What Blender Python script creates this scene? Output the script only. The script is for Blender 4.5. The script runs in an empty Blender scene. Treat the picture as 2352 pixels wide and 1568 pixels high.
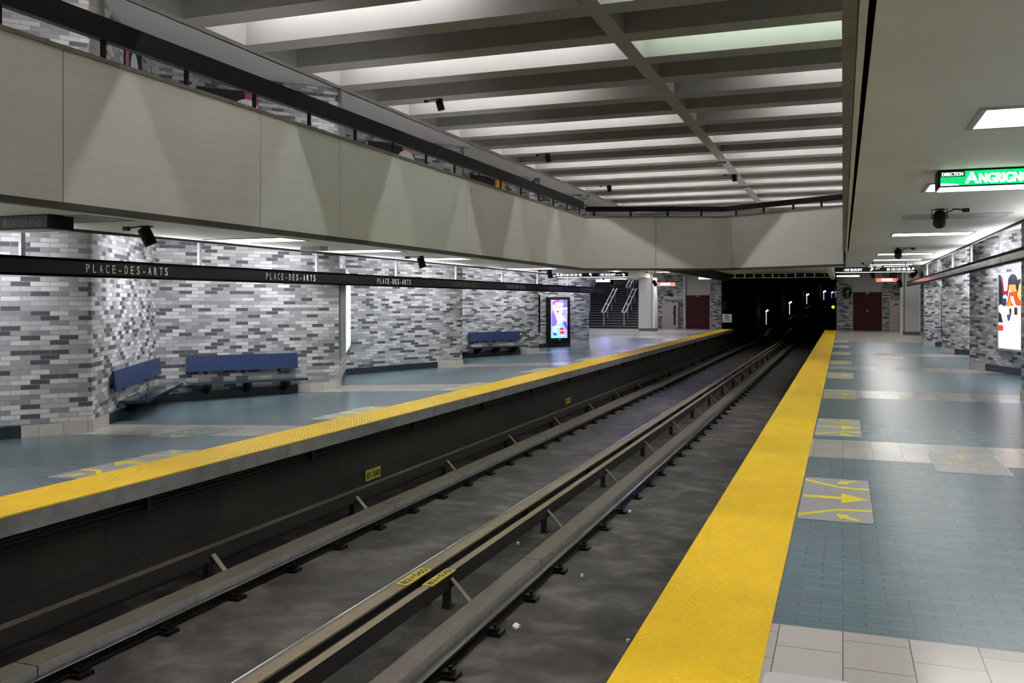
import bpy, bmesh, math, random
from math import sin, cos, pi, sqrt, atan2, radians
from mathutils import Vector, Matrix
random.seed(7)
sc = bpy.context.scene
COL = sc.collection
# ------------------------------------------------------------------ camera
F = 2077.0                      # focal length in pixels of the 2352 px wide frame
EYE = 1.64
TH = math.atan(760.0 / F)       # the camera looks left of the track direction
ST, CT = sin(TH), cos(TH)
cd = bpy.data.cameras.new('camera')
cd.sensor_width = 36.0
cd.lens = 36.0 * F / 2352.0
cd.shift_y = -93.0 / 2352.0
cd.clip_start = 0.05
cd.clip_end = 600
cam = bpy.data.objects.new('camera', cd)
COL.objects.link(cam)
cam.location = (0, 0, EYE)
cam.rotation_euler = (pi / 2, 0, TH)
sc.camera = cam
# ------------------------------------------------------------------ world / exposure
w = bpy.data.worlds.new('world')
sc.world = w
w.use_nodes = True
w.node_tree.nodes['Background'].inputs[0].default_value = (0.02, 0.02, 0.025, 1)
w.node_tree.nodes['Background'].inputs[1].default_value = 0.2
vs = sc.view_settings
vs.view_transform = 'Standard'
vs.look = 'None'
vs.exposure = 0.0
vs.gamma = 1.0
# lamp strengths
E_PANEL = 10.5      # recessed platform panels
E_TUBE = 140.0       # tubes inside the lit ceiling coffers
E_COVE = 62.0       # tubes behind the station name bands
E_SIGN = 3.0

# ------------------------------------------------------------------ pixel -> place
def ray(u, v):
    a = (u - 1176.0) / F
    b = (691.0 - v) / F
    return (-ST + a * CT, CT + a * ST, b)

def at_z(u, v, z):
    d = ray(u, v); k = (z - EYE) / d[2]
    return Vector((d[0] * k, d[1] * k, z))

def at_x(u, v, x):
    d = ray(u, v); k = x / d[0]
    return Vector((x, d[1] * k, EYE + d[2] * k))

def at_y(u, v, y):
    d = ray(u, v); k = y / d[1]
    return Vector((d[0] * k, y, EYE + d[2] * k))

def flz(x, y):
    """the left platform falls gently away from the track"""
    g = 1.0 if y < 35 else max(0.0, 1 - (y - 35) / 6.0)
    return 0.042 * min(0.0, x + 6.0) * g

# ------------------------------------------------------------------ materials
def lin(c):
    return tuple((x / 12.92 if x <= 0.04045 else ((x + 0.055) / 1.055) ** 2.4) for x in c)

def hx(h):
    h = h.lstrip('#')
    return lin(tuple(int(h[i:i + 2], 16) / 255.0 for i in (0, 2, 4))) + (1.0,)

def nodes(name):
    m = bpy.data.materials.new(name)
    m.use_nodes = True
    nt = m.node_tree
    return m, nt, nt.nodes['Principled BSDF'], nt.nodes, nt.links

def mat(name, col, rough=0.6, metal=0.0, var=0.0, vscale=3.0, bump=0.0, bscale=40.0, coat=0.0, stretch=None, spec=None):
    m, nt, b, N, L = nodes(name)
    c = hx(col) if isinstance(col, str) else tuple(col) + (1.0,)
    b.inputs['Base Color'].default_value = c
    b.inputs['Roughness'].default_value = rough
    b.inputs['Metallic'].default_value = metal
    if spec is not None: b.inputs['Specular IOR Level'].default_value = spec
    if coat:
        b.inputs['Coat Weight'].default_value = coat
        b.inputs['Coat Roughness'].default_value = 0.1
    if var or bump:
        tc = N.new('ShaderNodeTexCoord')
        src = tc.outputs['Object']
        if stretch:
            mp = N.new('ShaderNodeMapping')
            mp.inputs['Scale'].default_value = stretch
            L.new(src, mp.inputs['Vector']); src = mp.outputs['Vector']
    if var:
        n = N.new('ShaderNodeTexNoise')
        n.inputs['Scale'].default_value = vscale
        n.inputs['Detail'].default_value = 6
        n.inputs['Roughness'].default_value = 0.65
        L.new(src, n.inputs['Vector'])
        r = N.new('ShaderNodeValToRGB')
        r.color_ramp.elements[0].position = 0.3
        r.color_ramp.elements[1].position = 0.7
        r.color_ramp.elements[0].color = tuple(x * (1 - var) for x in c[:3]) + (1,)
        r.color_ramp.elements[1].color = tuple(min(1, x * (1 + var)) for x in c[:3]) + (1,)
        L.new(n.outputs['Fac'], r.inputs['Fac'])
        L.new(r.outputs['Color'], b.inputs['Base Color'])
    if bump:
        n2 = N.new('ShaderNodeTexNoise')
        n2.inputs['Scale'].default_value = bscale
        n2.inputs['Detail'].default_value = 4
        L.new(src, n2.inputs['Vector'])
        bp = N.new('ShaderNodeBump')
        bp.inputs['Strength'].default_value = bump
        bp.inputs['Distance'].default_value = 0.02
        L.new(n2.outputs['Fac'], bp.inputs['Height'])
        L.new(bp.outputs['Normal'], b.inputs['Normal'])
    return m

def emit(name, col, s, rough=0.5):
    m, nt, b, N, L = nodes(name)
    c = hx(col) if isinstance(col, str) else tuple(col) + (1.0,)
    b.inputs['Base Color'].default_value = c
    b.inputs['Roughness'].default_value = rough
    b.inputs['Emission Color'].default_value = c
    b.inputs['Emission Strength'].default_value = s
    return m

def tiles(name, cols, bw, rh, mortar, mcol, rough=0.3, offset=0.5, swap=False, uv=False, bump=0.3, msmooth=0.1, grime=0.1, rvar=0.0):
    """running-bond tiles or bricks; cols = [(threshold, colour), ...] picked per brick"""
    m, nt, b, N, L = nodes(name)
    tc = N.new('ShaderNodeTexCoord')
    src = tc.outputs['UV'] if uv else tc.outputs['Object']
    if swap:
        sp = N.new('ShaderNodeSeparateXYZ'); cb = N.new('ShaderNodeCombineXYZ')
        L.new(src, sp.inputs[0]); L.new(sp.outputs[1], cb.inputs[0]); L.new(sp.outputs[0], cb.inputs[1])
        src = cb.outputs[0]
    t = N.new('ShaderNodeTexBrick')
    t.offset = offset
    t.inputs['Scale'].default_value = 1.0
    t.inputs['Brick Width'].default_value = bw
    t.inputs['Row Height'].default_value = rh
    t.inputs['Mortar Size'].default_value = mortar
    t.inputs['Mortar Smooth'].default_value = msmooth
    t.inputs['Color1'].default_value = (0, 0, 0, 1)
    t.inputs['Color2'].default_value = (1, 1, 1, 1)
    t.inputs['Mortar'].default_value = (0.5, 0.5, 0.5, 1)
    L.new(src, t.inputs['Vector'])
    r = N.new('ShaderNodeValToRGB')
    r.color_ramp.interpolation = 'CONSTANT'
    e = r.color_ramp.elements
    e[0].position, e[0].color = cols[0][0], hx(cols[0][1])
    e[1].position, e[1].color = (cols[1][0], hx(cols[1][1])) if len(cols) > 1 else (0.999, hx(cols[0][1]))
    for p, c in cols[2:]:
        q = e.new(p); q.color = hx(c)
    L.new(t.outputs['Color'], r.inputs['Fac'])
    n = N.new('ShaderNodeTexNoise')
    n.inputs['Scale'].default_value = 9.0
    n.inputs['Detail'].default_value = 8
    L.new(src, n.inputs['Vector'])
    mr = N.new('ShaderNodeMapRange')
    mr.inputs['To Min'].default_value = 1 - grime
    mr.inputs['To Max'].default_value = 1 + grime
    L.new(n.outputs['Fac'], mr.inputs['Value'])
    mul = N.new('ShaderNodeMix'); mul.data_type = 'RGBA'; mul.blend_type = 'MULTIPLY'
    mul.inputs['Factor'].default_value = 1.0
    L.new(r.outputs['Color'], mul.inputs[6]); L.new(mr.outputs['Result'], mul.inputs[7])
    mx = N.new('ShaderNodeMix'); mx.data_type = 'RGBA'
    mx.inputs[7].default_value = hx(mcol)
    L.new(t.outputs['Fac'], mx.inputs['Factor']); L.new(mul.outputs[2], mx.inputs[6])
    L.new(mx.outputs[2], b.inputs['Base Color'])
    b.inputs['Roughness'].default_value = rough
    if rvar:
        mr2 = N.new('ShaderNodeMapRange')
        mr2.inputs['To Min'].default_value = rough - rvar
        mr2.inputs['To Max'].default_value = rough + rvar
        L.new(n.outputs['Fac'], mr2.inputs['Value']); L.new(mr2.outputs['Result'], b.inputs['Roughness'])
    if bump:
        inv = N.new('ShaderNodeMath'); inv.operation = 'SUBTRACT'; inv.inputs[0].default_value = 1.0
        L.new(t.outputs['Fac'], inv.inputs[1])
        bp = N.new('ShaderNodeBump')
        bp.inputs['Strength'].default_value = bump
        bp.inputs['Distance'].default_value = 0.004
        L.new(inv.outputs[0], bp.inputs['Height']); L.new(bp.outputs['Normal'], b.inputs['Normal'])
    return m

M = {}
M['brick'] = tiles('brick', [(0.0, '#484a50'), (0.18, '#808285'), (0.35, '#949597'), (0.54, '#a8a9aa'), (0.78, '#c2c2c1')],
                   0.232, 0.0655, 0.004, '#858482', rough=0.6, uv=True, bump=0.3, grime=0.12)
M['blue_tile'] = tiles('blue_floor_tile', [(0.0, '#5d727a'), (0.35, '#5f757c'), (0.7, '#62787f')],
                       0.224, 0.074, 0.0022, '#46545a', rough=0.27, bump=0.0, grime=0.03)
M['white_tile'] = tiles('white_floor_tile', [(0.0, '#b9b4ad'), (0.5, '#c0bbb4')], 0.345, 0.3, 0.0025, '#55524e',
                        rough=0.2, swap=True, bump=0.06, grime=0.06)
M['plinth_white'] = tiles('white_plinth_tile', [(0.0, '#b5aea6'), (0.5, '#bcb6ae')], 0.3, 0.6, 0.003, '#6a665f', rough=0.35, uv=True, bump=0.2)
M['plinth_dark'] = mat('dark_plinth_tile', '#1d292c', 0.35, var=0.15)
M['fascia'] = mat('pale_concrete', '#cecdc2', 0.75, var=0.035, vscale=1.2, bump=0.25, bscale=18, stretch=(1, 1, 12))
M['soffit'] = mat('painted_soffit', '#d6d4ca', 0.55, var=0.05, vscale=0.7)
M['coffer'] = mat('coffer_concrete', '#8f8c88', 0.75, var=0.05, vscale=1.5)
M['ceil_side'] = mat('smooth_concrete', '#b4b3b4', 0.7, var=0.04, vscale=1.0)
M['pilaster'] = mat('marbled_concrete', '#6d6a63', 0.8, var=0.35, vscale=5.0, bump=0.4, bscale=20)
M['dark_trim'] = mat('dark_edge_trim', '#3a382f', 0.7, var=0.2)
M['cap_trim'] = mat('weathered_cap', '#6b6759', 0.7, var=0.25, vscale=6)
M['black_metal'] = mat('black_painted_metal', '#0a0a0b', 0.5, spec=0.2)
M['black_gloss'] = mat('black_gloss_band', '#0c0c0d', 0.3, spec=0.25)
M['grey_metal'] = mat('brushed_grey_band', '#212222', 0.22, spec=0.3, var=0.2, vscale=2)
M['post_metal'] = mat('aluminium_post', '#a3a5a9', 0.4, metal=0.2)
M['yellow'] = mat('yellow_tactile', '#f0c610', 0.45, var=0.06, vscale=2.5)
M['nosing'] = mat('platform_nosing', '#7d7d7a', 0.8, var=0.25, vscale=4, bump=0.3, bscale=25)
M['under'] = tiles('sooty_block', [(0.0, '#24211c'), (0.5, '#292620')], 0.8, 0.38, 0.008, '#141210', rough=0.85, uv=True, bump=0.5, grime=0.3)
M['bed'] = None
M['rail'] = mat('dark_rail_steel', '#241f1c', 0.38, metal=0.75, var=0.2)
M['railtop'] = mat('polished_rail_head', '#a9a7a5', 0.22, metal=1.0)
M['rollway'] = mat('dusty_roll_plate', '#5f584b', 0.6, var=0.15, vscale=5, stretch=(4, 0.6, 4))
M['rollside'] = mat('worn_roll_edge', '#8b8b88', 0.6, var=0.25, vscale=7, stretch=(1, 1.2, 1))
M['guide'] = mat('dusty_guide_bar', '#7b6f56', 0.6, var=0.15, vscale=6, stretch=(3, 0.7, 3))
M['guide_old'] = mat('sooty_guide_bar', '#4d473a', 0.75, var=0.35, vscale=5, bump=0.4, bscale=14)
M['guide_dark'] = mat('dark_guide_web', '#211d19', 0.6, var=0.25)
M['bracket'] = mat('pale_bracket', '#7d7a68', 0.7, var=0.2)
M['tagyellow'] = mat('yellow_plate', '#b9a93a', 0.55, var=0.12, vscale=20)
M['ink'] = mat('black_ink', '#14120e', 0.6)
M['bench_blue'] = mat('navy_laminate', '#1b3059', 0.4, var=0.04)
M['bench_seat'] = mat('glossy_seat_board', '#2c3340', 0.1, var=0.1)
M['edge_black'] = mat('dull_black_edge', '#070707', 0.7, spec=0.03)
M['black'] = mat('matt_black', '#0a0a0a', 0.6)
M['steel'] = mat('stainless_steel', '#a39d96', 0.38, metal=0.65, var=0.12, vscale=2, stretch=(1, 1, 4))
M['door'] = mat('maroon_door', '#431819', 0.55, var=0.05, spec=0.2)
M['panel'] = mat('off_white_panel', '#b4b5b1', 0.5, var=0.03)
M['column'] = mat('white_clad_panel', '#c7c8c6', 0.4, var=0.02)
M['grey'] = mat('grey_base', '#6b6b68', 0.6)
M['stair'] = mat('dark_stair_riser', '#101011', 0.6)
M['nose'] = mat('stair_nosing', '#8d8d90', 0.45)
M['terrazzo'] = mat('terrazzo_grey', '#77787b', 0.6, var=0.35, vscale=14)
M['handrail'] = mat('bright_handrail', '#e3e4e5', 0.3)
M['white'] = mat('white_paint', '#e6e6e4', 0.5)
M['sticker'] = mat('grey_floor_sticker', '#a5a5a8', 0.3, var=0.04)
M['sticker_pale'] = mat('blank_floor_sticker', '#c9c7c4', 0.3, var=0.03)
M['sticker_dark'] = mat('faded_floor_sticker', '#6f787c', 0.3, var=0.06)
M['arrow'] = mat('yellow_arrow_ink', '#efe02d', 0.4)
M['arrow_pale'] = mat('pale_yellow_ink', '#d8d49a', 0.4)
M['white_ink'] = mat('white_floor_ink', '#dedede', 0.4)
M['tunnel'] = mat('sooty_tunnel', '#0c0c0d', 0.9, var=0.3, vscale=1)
M['letters'] = mat('white_letters', '#dedede', 0.35)
M['letters_dull'] = mat('dull_letters', '#8d7d74', 0.5)
M['lit_panel'] = emit('lit_light_panel', (1.0, 0.985, 0.96), E_PANEL)
M['added_panel_far'] = emit('added_lobby_panel', (0.97, 0.97, 1.0), E_PANEL * 2.6)
M['added_panel_mid'] = emit('added_end_panel', (0.98, 0.98, 0.97), E_PANEL * 1.35)
M['pink_panel'] = emit('old_pinkish_panel', (1.0, 0.84, 0.8), E_PANEL)
M['off_panel'] = mat('unlit_light_panel', '#77786f', 0.4)
M['tube_white'] = emit('white_tube', (0.965, 0.955, 1.0), E_TUBE)
M['tube_green'] = emit('greenish_tube', (0.82, 1.0, 0.86), E_TUBE * 0.9)
M['tube_cove'] = emit('cove_tube', (0.93, 0.93, 1.0), E_COVE)
M['tube_upper_added'] = emit('added_railing_tube', (0.93, 0.93, 1.0), 32.0)
M['tube_blue'] = emit('blue_tube', (0.22, 0.2, 1.0), 26.0)
M['tube_blue_added'] = emit('added_blue_tube', (0.2, 0.18, 1.0), 125.0)
M['sign_white'] = emit('sign_white_glow', (1, 1, 1), E_SIGN)
M['sign_dim'] = emit('sign_soft_glow', (1, 1, 1), 1.3)
M['sign_green'] = emit('sign_green_glow', (0.0, 0.47, 0.13), 1.5)
M['sign_red'] = emit('sign_red_glow', (0.85, 0.06, 0.03), 1.3)
M['frame_grey'] = mat('light_trim', '#a3a49f', 0.5)

def bed_material():
    m, nt, b, N, L = nodes('track_bed')
    tc = N.new('ShaderNodeTexCoord')
    mp = N.new('ShaderNodeMapping'); mp.inputs['Scale'].default_value = (0.9, 1.0, 1)
    L.new(tc.outputs['Object'], mp.inputs['Vector'])
    n = N.new('ShaderNodeTexNoise'); n.inputs['Scale'].default_value = 2.3; n.inputs['Detail'].default_value = 12; n.inputs['Roughness'].default_value = 0.62
    n.inputs['Distortion'].default_value = 0.4
    L.new(mp.outputs[0], n.inputs['Vector'])
    r = N.new('ShaderNodeValToRGB')
    e = r.color_ramp.elements
    e[0].position = 0.33; e[0].color = hx('#1a1714')
    e[1].position = 0.68; e[1].color = hx('#605b53')
    q = e.new(0.5); q.color = hx('#37332e')
    L.new(n.outputs['Fac'], r.inputs['Fac'])
    L.new(r.outputs['Color'], b.inputs['Base Color'])
    b.inputs['Roughness'].default_value = 0.62
    bp = N.new('ShaderNodeBump'); bp.inputs['Strength'].default_value = 0.35; bp.inputs['Distance'].default_value = 0.03
    L.new(n.outputs['Fac'], bp.inputs['Height']); L.new(bp.outputs['Normal'], b.inputs['Normal'])
    return m
M['bed'] = bed_material()

# ------------------------------------------------------------------ mesh builder
class MB:
    def __init__(self):
        self.v = []; self.f = []; self.m = []; self.uv = {}
    def poly(self, pts, mi=0, uvs=None):
        i = len(self.v)
        self.v += [tuple(p) for p in pts]
        if uvs: self.uv[len(self.f)] = uvs
        self.f.append(tuple(range(i, i + len(pts)))); self.m.append(mi)
        return self
    def box(self, x0, x1, y0, y1, z0, z1, mi=0):
        return self.obox((0, 0, 0), (1, 0, 0), (0, 1, 0), (0, 0, 1), x0, x1, y0, y1, z0, z1, mi)
    def obox(self, o, ex, ey, ez, a0, a1, b0, b1, c0, c1, mi=0):
        o, ex, ey, ez = Vector(o), Vector(ex), Vector(ey), Vector(ez)
        i = len(self.v)
        for c in (c0, c1):
            for (a, b) in ((a0, b0), (a1, b0), (a1, b1), (a0, b1)):
                self.v.append(tuple(o + ex * a + ey * b + ez * c))
        fs = [(0, 3, 2, 1), (4, 5, 6, 7), (0, 1, 5, 4), (1, 2, 6, 5), (2, 3, 7, 6), (3, 0, 4, 7)]
        if ex.cross(ey).dot(ez) < 0: fs = [t[::-1] for t in fs]
        for t in fs:
            self.f.append(tuple(i + k for k in t)); self.m.append(mi)
        return self
    def prism(self, poly, z0, z1, mi=0):
        """poly: (x, y) counter-clockwise"""
        n = len(poly); i = len(self.v)
        ar = sum(poly[k][0] * poly[(k + 1) % n][1] - poly[(k + 1) % n][0] * poly[k][1] for k in range(n))
        if ar < 0: poly = poly[::-1]
        self.v += [(p[0], p[1], z0) for p in poly] + [(p[0], p[1], z1) for p in poly]
        self.f.append(tuple(i + k for k in range(n))[::-1]); self.m.append(mi)
        self.f.append(tuple(i + n + k for k in range(n))); self.m.append(mi)
        for k in range(n):
            j = (k + 1) % n
            self.f.append((i + k, i + j, i + n + j, i + n + k)); self.m.append(mi)
        return self
    def extrude(self, prof, path_o, ex, ez, ey, l0, l1, mi=0, caps=True, mis=None):
        """profile (a, c) in the ex/ez plane swept along ey from l0 to l1"""
        o, ex, ey, ez = Vector(path_o), Vector(ex), Vector(ey), Vector(ez)
        n = len(prof); i = len(self.v)
        for l in (l0, l1):
            self.v += [tuple(o + ex * a + ez * c + ey * l) for a, c in prof]
        for k in range(n):
            j = (k + 1) % n
            self.f.append((i + k, i + j, i + n + j, i + n + k)); self.m.append(mis[k] if mis else mi)
        if caps:
            self.f.append(tuple(i + k for k in range(n))[::-1]); self.m.append(mi)
            self.f.append(tuple(i + n + k for k in range(n))); self.m.append(mi)
        return self
    def tube(self, path, r, n=10, mi=0, caps=True):
        path = [Vector(p) for p in path]
        rs = r if isinstance(r, (list, tuple)) else [r] * len(path)
        rings = []
        up = None
        for k, p in enumerate(path):
            d = (path[min(k + 1, len(path) - 1)] - path[max(k - 1, 0)]).normalized()
            if up is None:
                up = Vector((0, 0, 1)) if abs(d.z) < 0.9 else Vector((1, 0, 0))
            a = d.cross(up).normalized(); b = a.cross(d).normalized(); up = b
            i = len(self.v)
            for q in range(n):
                t = 2 * pi * q / n
                self.v.append(tuple(p + (a * cos(t) + b * sin(t)) * rs[k]))
            rings.append(i)
        for k in range(len(rings) - 1):
            for q in range(n):
                s = (q + 1) % n
                self.f.append((rings[k] + q, rings[k] + s, rings[k + 1] + s, rings[k + 1] + q)); self.m.append(mi)
        if caps:
            self.f.append(tuple(rings[0] + q for q in range(n))[::-1]); self.m.append(mi)
            self.f.append(tuple(rings[-1] + q for q in range(n))); self.m.append(mi)
        return self
    def disc(self, c, ex, ey, r, n=24, mi=0, ry=None):
        c, ex, ey = Vector(c), Vector(ex), Vector(ey)
        return self.poly([c + ex * r * cos(2 * pi * k / n) + ey * (ry or r) * sin(2 * pi * k / n) for k in range(n)], mi)
    def ring(self, c, ex, ey, r0, r1, n=24, mi=0):
        c, ex, ey = Vector(c), Vector(ex), Vector(ey)
        i = len(self.v)
        for r in (r0, r1):
            self.v += [tuple(c + ex * r * cos(2 * pi * k / n) + ey * r * sin(2 * pi * k / n)) for k in range(n)]
        for k in range(n):
            j = (k + 1) % n
            self.f.append((i + k, i + j, i + n + j, i + n + k)); self.m.append(mi)
        return self
    def add(self, verts, faces, mi=0):
        i = len(self.v)
        self.v += [tuple(p) for p in verts]
        for t in faces:
            self.f.append(tuple(i + k for k in t)); self.m.append(mi)
        return self
    def build(self, name, mats, parent=None, smooth=False, loc=None):
        me = bpy.data.meshes.new(name)
        me.from_pydata(self.v, [], self.f)
        mats = mats if isinstance(mats, (list, tuple)) else [mats]
        for m in mats: me.materials.append(M[m] if isinstance(m, str) else m)
        if len(mats) > 1: me.polygons.foreach_set('material_index', self.m)
        if self.uv:
            ul = me.uv_layers.new(name='UVMap')
            for fi, uvs in self.uv.items():
                p = me.polygons[fi]
                for k, li in enumerate(p.loop_indices): ul.data[li].uv = uvs[k]
        if smooth:
            me.polygons.foreach_set('use_smooth', [True] * len(me.polygons))
            try: me.set_sharp_from_angle(angle=radians(40))
            except Exception: pass
        me.update()
        o = bpy.data.objects.new(name, me)
        COL.objects.link(o)
        if parent is not None: attach(o, parent)
        return o

def attach(o, parent):
    """parent keeping the world place (parents are unrotated empties or meshes at known spots)"""
    o.parent = parent
    o.matrix_parent_inverse = Matrix.Translation(-Vector(parent.location))
    return o

def thing(name, label, cat, loc=(0, 0, 0), group=None):
    o = bpy.data.objects.new(name, None)
    COL.objects.link(o)
    o.empty_display_size = 0.1
    o.location = loc
    return tag(o, label, cat, group)

def tag(o, label, cat, group=None):
    o['label'] = label; o['category'] = cat
    if group: o['group'] = group
    return o

def struct(o):
    o['kind'] = 'structure'
    return o

_text_cache = {}
def text_mesh(s):
    """flat lettering outline of the built-in face, cap height 1, left at 0"""
    if s in _text_cache: return _text_cache[s]
    cu = bpy.data.curves.new('lettering', 'FONT')
    cu.body = s; cu.size = 1.0
    cu.resolution_u = 3
    o = bpy.data.objects.new('lettering', cu)
    COL.objects.link(o)
    dg = bpy.context.evaluated_depsgraph_get()
    dg.update()
    me = o.evaluated_get(dg).to_mesh()
    vs_ = [(p.co.x, p.co.y) for p in me.vertices]
    fs_ = [tuple(p.vertices) for p in me.polygons]
    o.evaluated_get(dg).to_mesh_clear()
    bpy.data.objects.remove(o); bpy.data.curves.remove(cu)
    x0 = min(p[0] for p in vs_); x1 = max(p[0] for p in vs_)
    cap = 0.73
    _text_cache[s] = ([((x - x0) / cap, y / cap) for x, y in vs_], fs_, (x1 - x0) / cap)
    return _text_cache[s]

def add_text(mb, s, o, ex, ey, h, width=None, mi=0, spread=None, bold=0.0):
    """s starts at o, runs along ex, stands along ey; h = cap height; width fits the whole run; spread letter-spaces it"""
    o, ex, ey = Vector(o), Vector(ex), Vector(ey)
    nrm = ex.cross(ey)
    if spread is not None:
        n = len(s); step = width / n
        for k, ch in enumerate(s):
            if ch == ' ': continue
            add_text(mb, ch, o + ex * step * (k + 0.12 if ch != '-' else k + 0.2), ex, ey, h, step * (spread if ch not in 'I-1' else spread * (0.3 if ch != '-' else 0.7)), mi, bold=bold)
        return
    vs_, fs_, wd = text_mesh(s)
    kx = (width / wd) if width else h
    dirs = [(0, 0)] if not bold else [(-bold, 0), (bold, 0), (0, 0)]
    for j, (dx, dy) in enumerate(dirs):
        mb.add([o + ex * (x * kx + dx) + ey * (y * h + dy) + nrm * (0.0003 * j) for x, y in vs_], fs_, mi)

X, Y, Z = Vector((1, 0, 0)), Vector((0, 1, 0)), Vector((0, 0, 1))

# ================================================================== THE SETTING
YB, YF = -6.0, 54.0             # back of the built stretch, far wall
XR = -0.95                      # right platform edge
XL = -5.98                      # left platform edge
SOF_L, SOF_R = 2.58, 2.96       # soffit heights
TOP = 5.97                      # underside of the coffer beams
BED = -1.14
BAL_L, BAL_R = -7.2, 0.0        # balcony faces

def fl_pt(u, v):
    """floor point on the sloping left platform"""
    z = -0.1
    for _ in range(20):
        p = at_z(u, v, z); z = flz(p.x, p.y)
    return at_z(u, v, z)

A = fl_pt(210, 991); B = fl_pt(360, 926); C = fl_pt(778, 893); D = fl_pt(795, 861); E = fl_pt(1062, 839)
G = fl_pt(1237, 809); I = fl_pt(1353, 791)
LW = [(-9.7, -6.0), (-9.7, -3.1), (-12.0, 0.2), (-9.75, 3.2), (-12.1, 6.75), (A.x, A.y), (B.x, B.y), (C.x, C.y), (D.x, D.y), (E.x, E.y),
      ((E.x + G.x) / 2 - 1.9, E.y + 3.7), (G.x, G.y), (-11.9, G.y + 3.5), (I.x, I.y)]
LWALL = LW + [(-15.6, I.y + 0.6)]
R1 = at_z(2346, 918, 0); R2 = at_z(2227, 845, 0); R2b = at_z(2344, 863, 0)
R3 = at_z(2163, 809, 0); R4 = at_z(2122, 792, 0)
def on_line(p, q, x):
    t = (x - p.x) / (q.x - p.x); return (x, p.y + (q.y - p.y) * t)
RW = [(2.8, -6.0), (2.8, -4.0), (4.4, -0.2), (2.8, 3.0), (4.4, 6.6), (2.8, 9.8), (4.4, 13.4), (R1.x, R1.y), on_line(R2, R2b, 4.3), (R2.x, R2.y),
      (4.4, 28.4), (R3.x, R3.y), (4.2, 34.0), (R4.x, R4.y), (5.4, R4.y + 0.5), (5.4, YF)]

def wall_strip(pts, z0f, z1, thick_sign):
    """brick wall: one quad per leg of the zigzag, bricks laid out along each leg, plus a back"""
    mb = MB(); s = 0.0
    for k in range(len(pts) - 1):
        p, q = pts[k], pts[k + 1]
        L = math.hypot(q[0] - p[0], q[1] - p[1])
        z0 = -0.6
        quad = [(p[0], p[1], z0), (q[0], q[1], z0), (q[0], q[1], z1), (p[0], p[1], z1)]
        uv = [(s, z0), (s + L, z0), (s + L, z1), (s, z1)]
        if thick_sign < 0: quad, uv = quad[::-1], uv[::-1]
        mb.poly(quad, 0, uv)
        s += L
    for k in range(len(pts) - 1):          # back face
        p, q = pts[k], pts[k + 1]
        dx = 0.25 * thick_sign
        quad = [(p[0] + dx, p[1], -0.6), (q[0] + dx, q[1], -0.6), (q[0] + dx, q[1], z1), (p[0] + dx, p[1], z1)]
        mb.poly(quad if thick_sign < 0 else quad[::-1], 0, [(0, 0)] * 4)
    return mb

struct(wall_strip(LWALL, None, TOP + 0.05, -1).build('wall_left', 'brick'))
struct(wall_strip(RW, None, TOP + 0.05, 1).build('wall_right', 'brick'))
# wall behind the viewer and the end of the upper hall
struct(MB().box(-16, 6, YB - 0.2, YB, -1.3, 7.0).build('wall_back', 'panel'))
struct(MB().box(-16, 6, 46.0, 46.2, 3.3, 7.0).build('wall_upper_end', 'ceil_side'))

# ---- floors
BANDS_R = [(-6, -3.2), (3.45, 4.78), (10.05, 11.35), (16.4, 17.75), (23.0, 24.3), (29.3, 30.6), (38.5, YF)]
BANDS_L = [(-6, -3.2), (2.9, 4.1), (9.45, 10.45), (15.5, 17.0), (22.6, 23.9), (29.6, 30.8), (40.0, YF)]

def floor_mesh(x0, x1, bands, zf, xs, polys=None):
    mb = MB()
    ys = sorted({YB, YF} | {b for t in bands for b in t} | {35.0, 38.0, 41.0})
    for k in range(len(ys) - 1):
        a, b = ys[k], ys[k + 1]
        if b - a < 1e-6: continue
        mid = (a + b) / 2
        mi = 1 if any(p <= mid <= q for p, q in bands) else 0
        for j in range(len(xs) - 1):
            p, q = xs[j], xs[j + 1]
            mb.poly([(p, a, zf(p, a)), (q, a, zf(q, a)), (q, b, zf(q, b)), (p, b, zf(p, b))], mi)
    return mb
fr = floor_mesh(XR, 5.6, BANDS_R, lambda x, y: 0.0, [XR, 5.6])
struct(fr.build('floor_right', ['blue_tile', 'white_tile', 'nosing']))
fl = floor_mesh(-16, XL, BANDS_L, flz, [-16.2, -12.0, -9.0, -6.0, XL])
struct(fl.build('floor_left', ['blue_tile', 'white_tile', 'nosing']))

# ---- platform fronts (nosing slab, recessed block wall, footing ledge)
def front(x, s, name):
    mb = MB()
    mb.obox((x, 0, 0), X, Y, Z, min(0, -s * 0.30), max(0, -s * 0.30), YB, YF + 0.0, -0.155, -0.004, 1)
    xw = x - s * 0.27
    L = YF - YB
    q = [(xw, YB, BED), (xw, YF, BED), (xw, YF, -0.15), (xw, YB, -0.15)]
    uv = [(0, BED), (L, BED), (L, -0.15), (0, -0.15)]
    if s > 0: mb.poly(q[::-1], 0, uv[::-1]) if False else mb.poly(q, 0, uv)
    else: mb.poly(q, 0, uv)
    mb.poly([(xw - s * 0.2, YB, BED), (xw - s * 0.2, YF, BED), (xw - s * 0.2, YF, -0.15), (xw - s * 0.2, YB, -0.15)], 0, [(0, 0)] * 4)
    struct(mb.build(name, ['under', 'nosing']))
front(XL, 1, 'wall_platform_left')
front(XR, -1, 'wall_platform_right')
# ---- track bed, with the slightly raised middle slab of the left track
mb = MB().box(XL - 0.3, XR + 0.3, YB, 62.0, BED - 0.15, BED)
struct(mb.build('floor_track', 'bed'))

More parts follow.
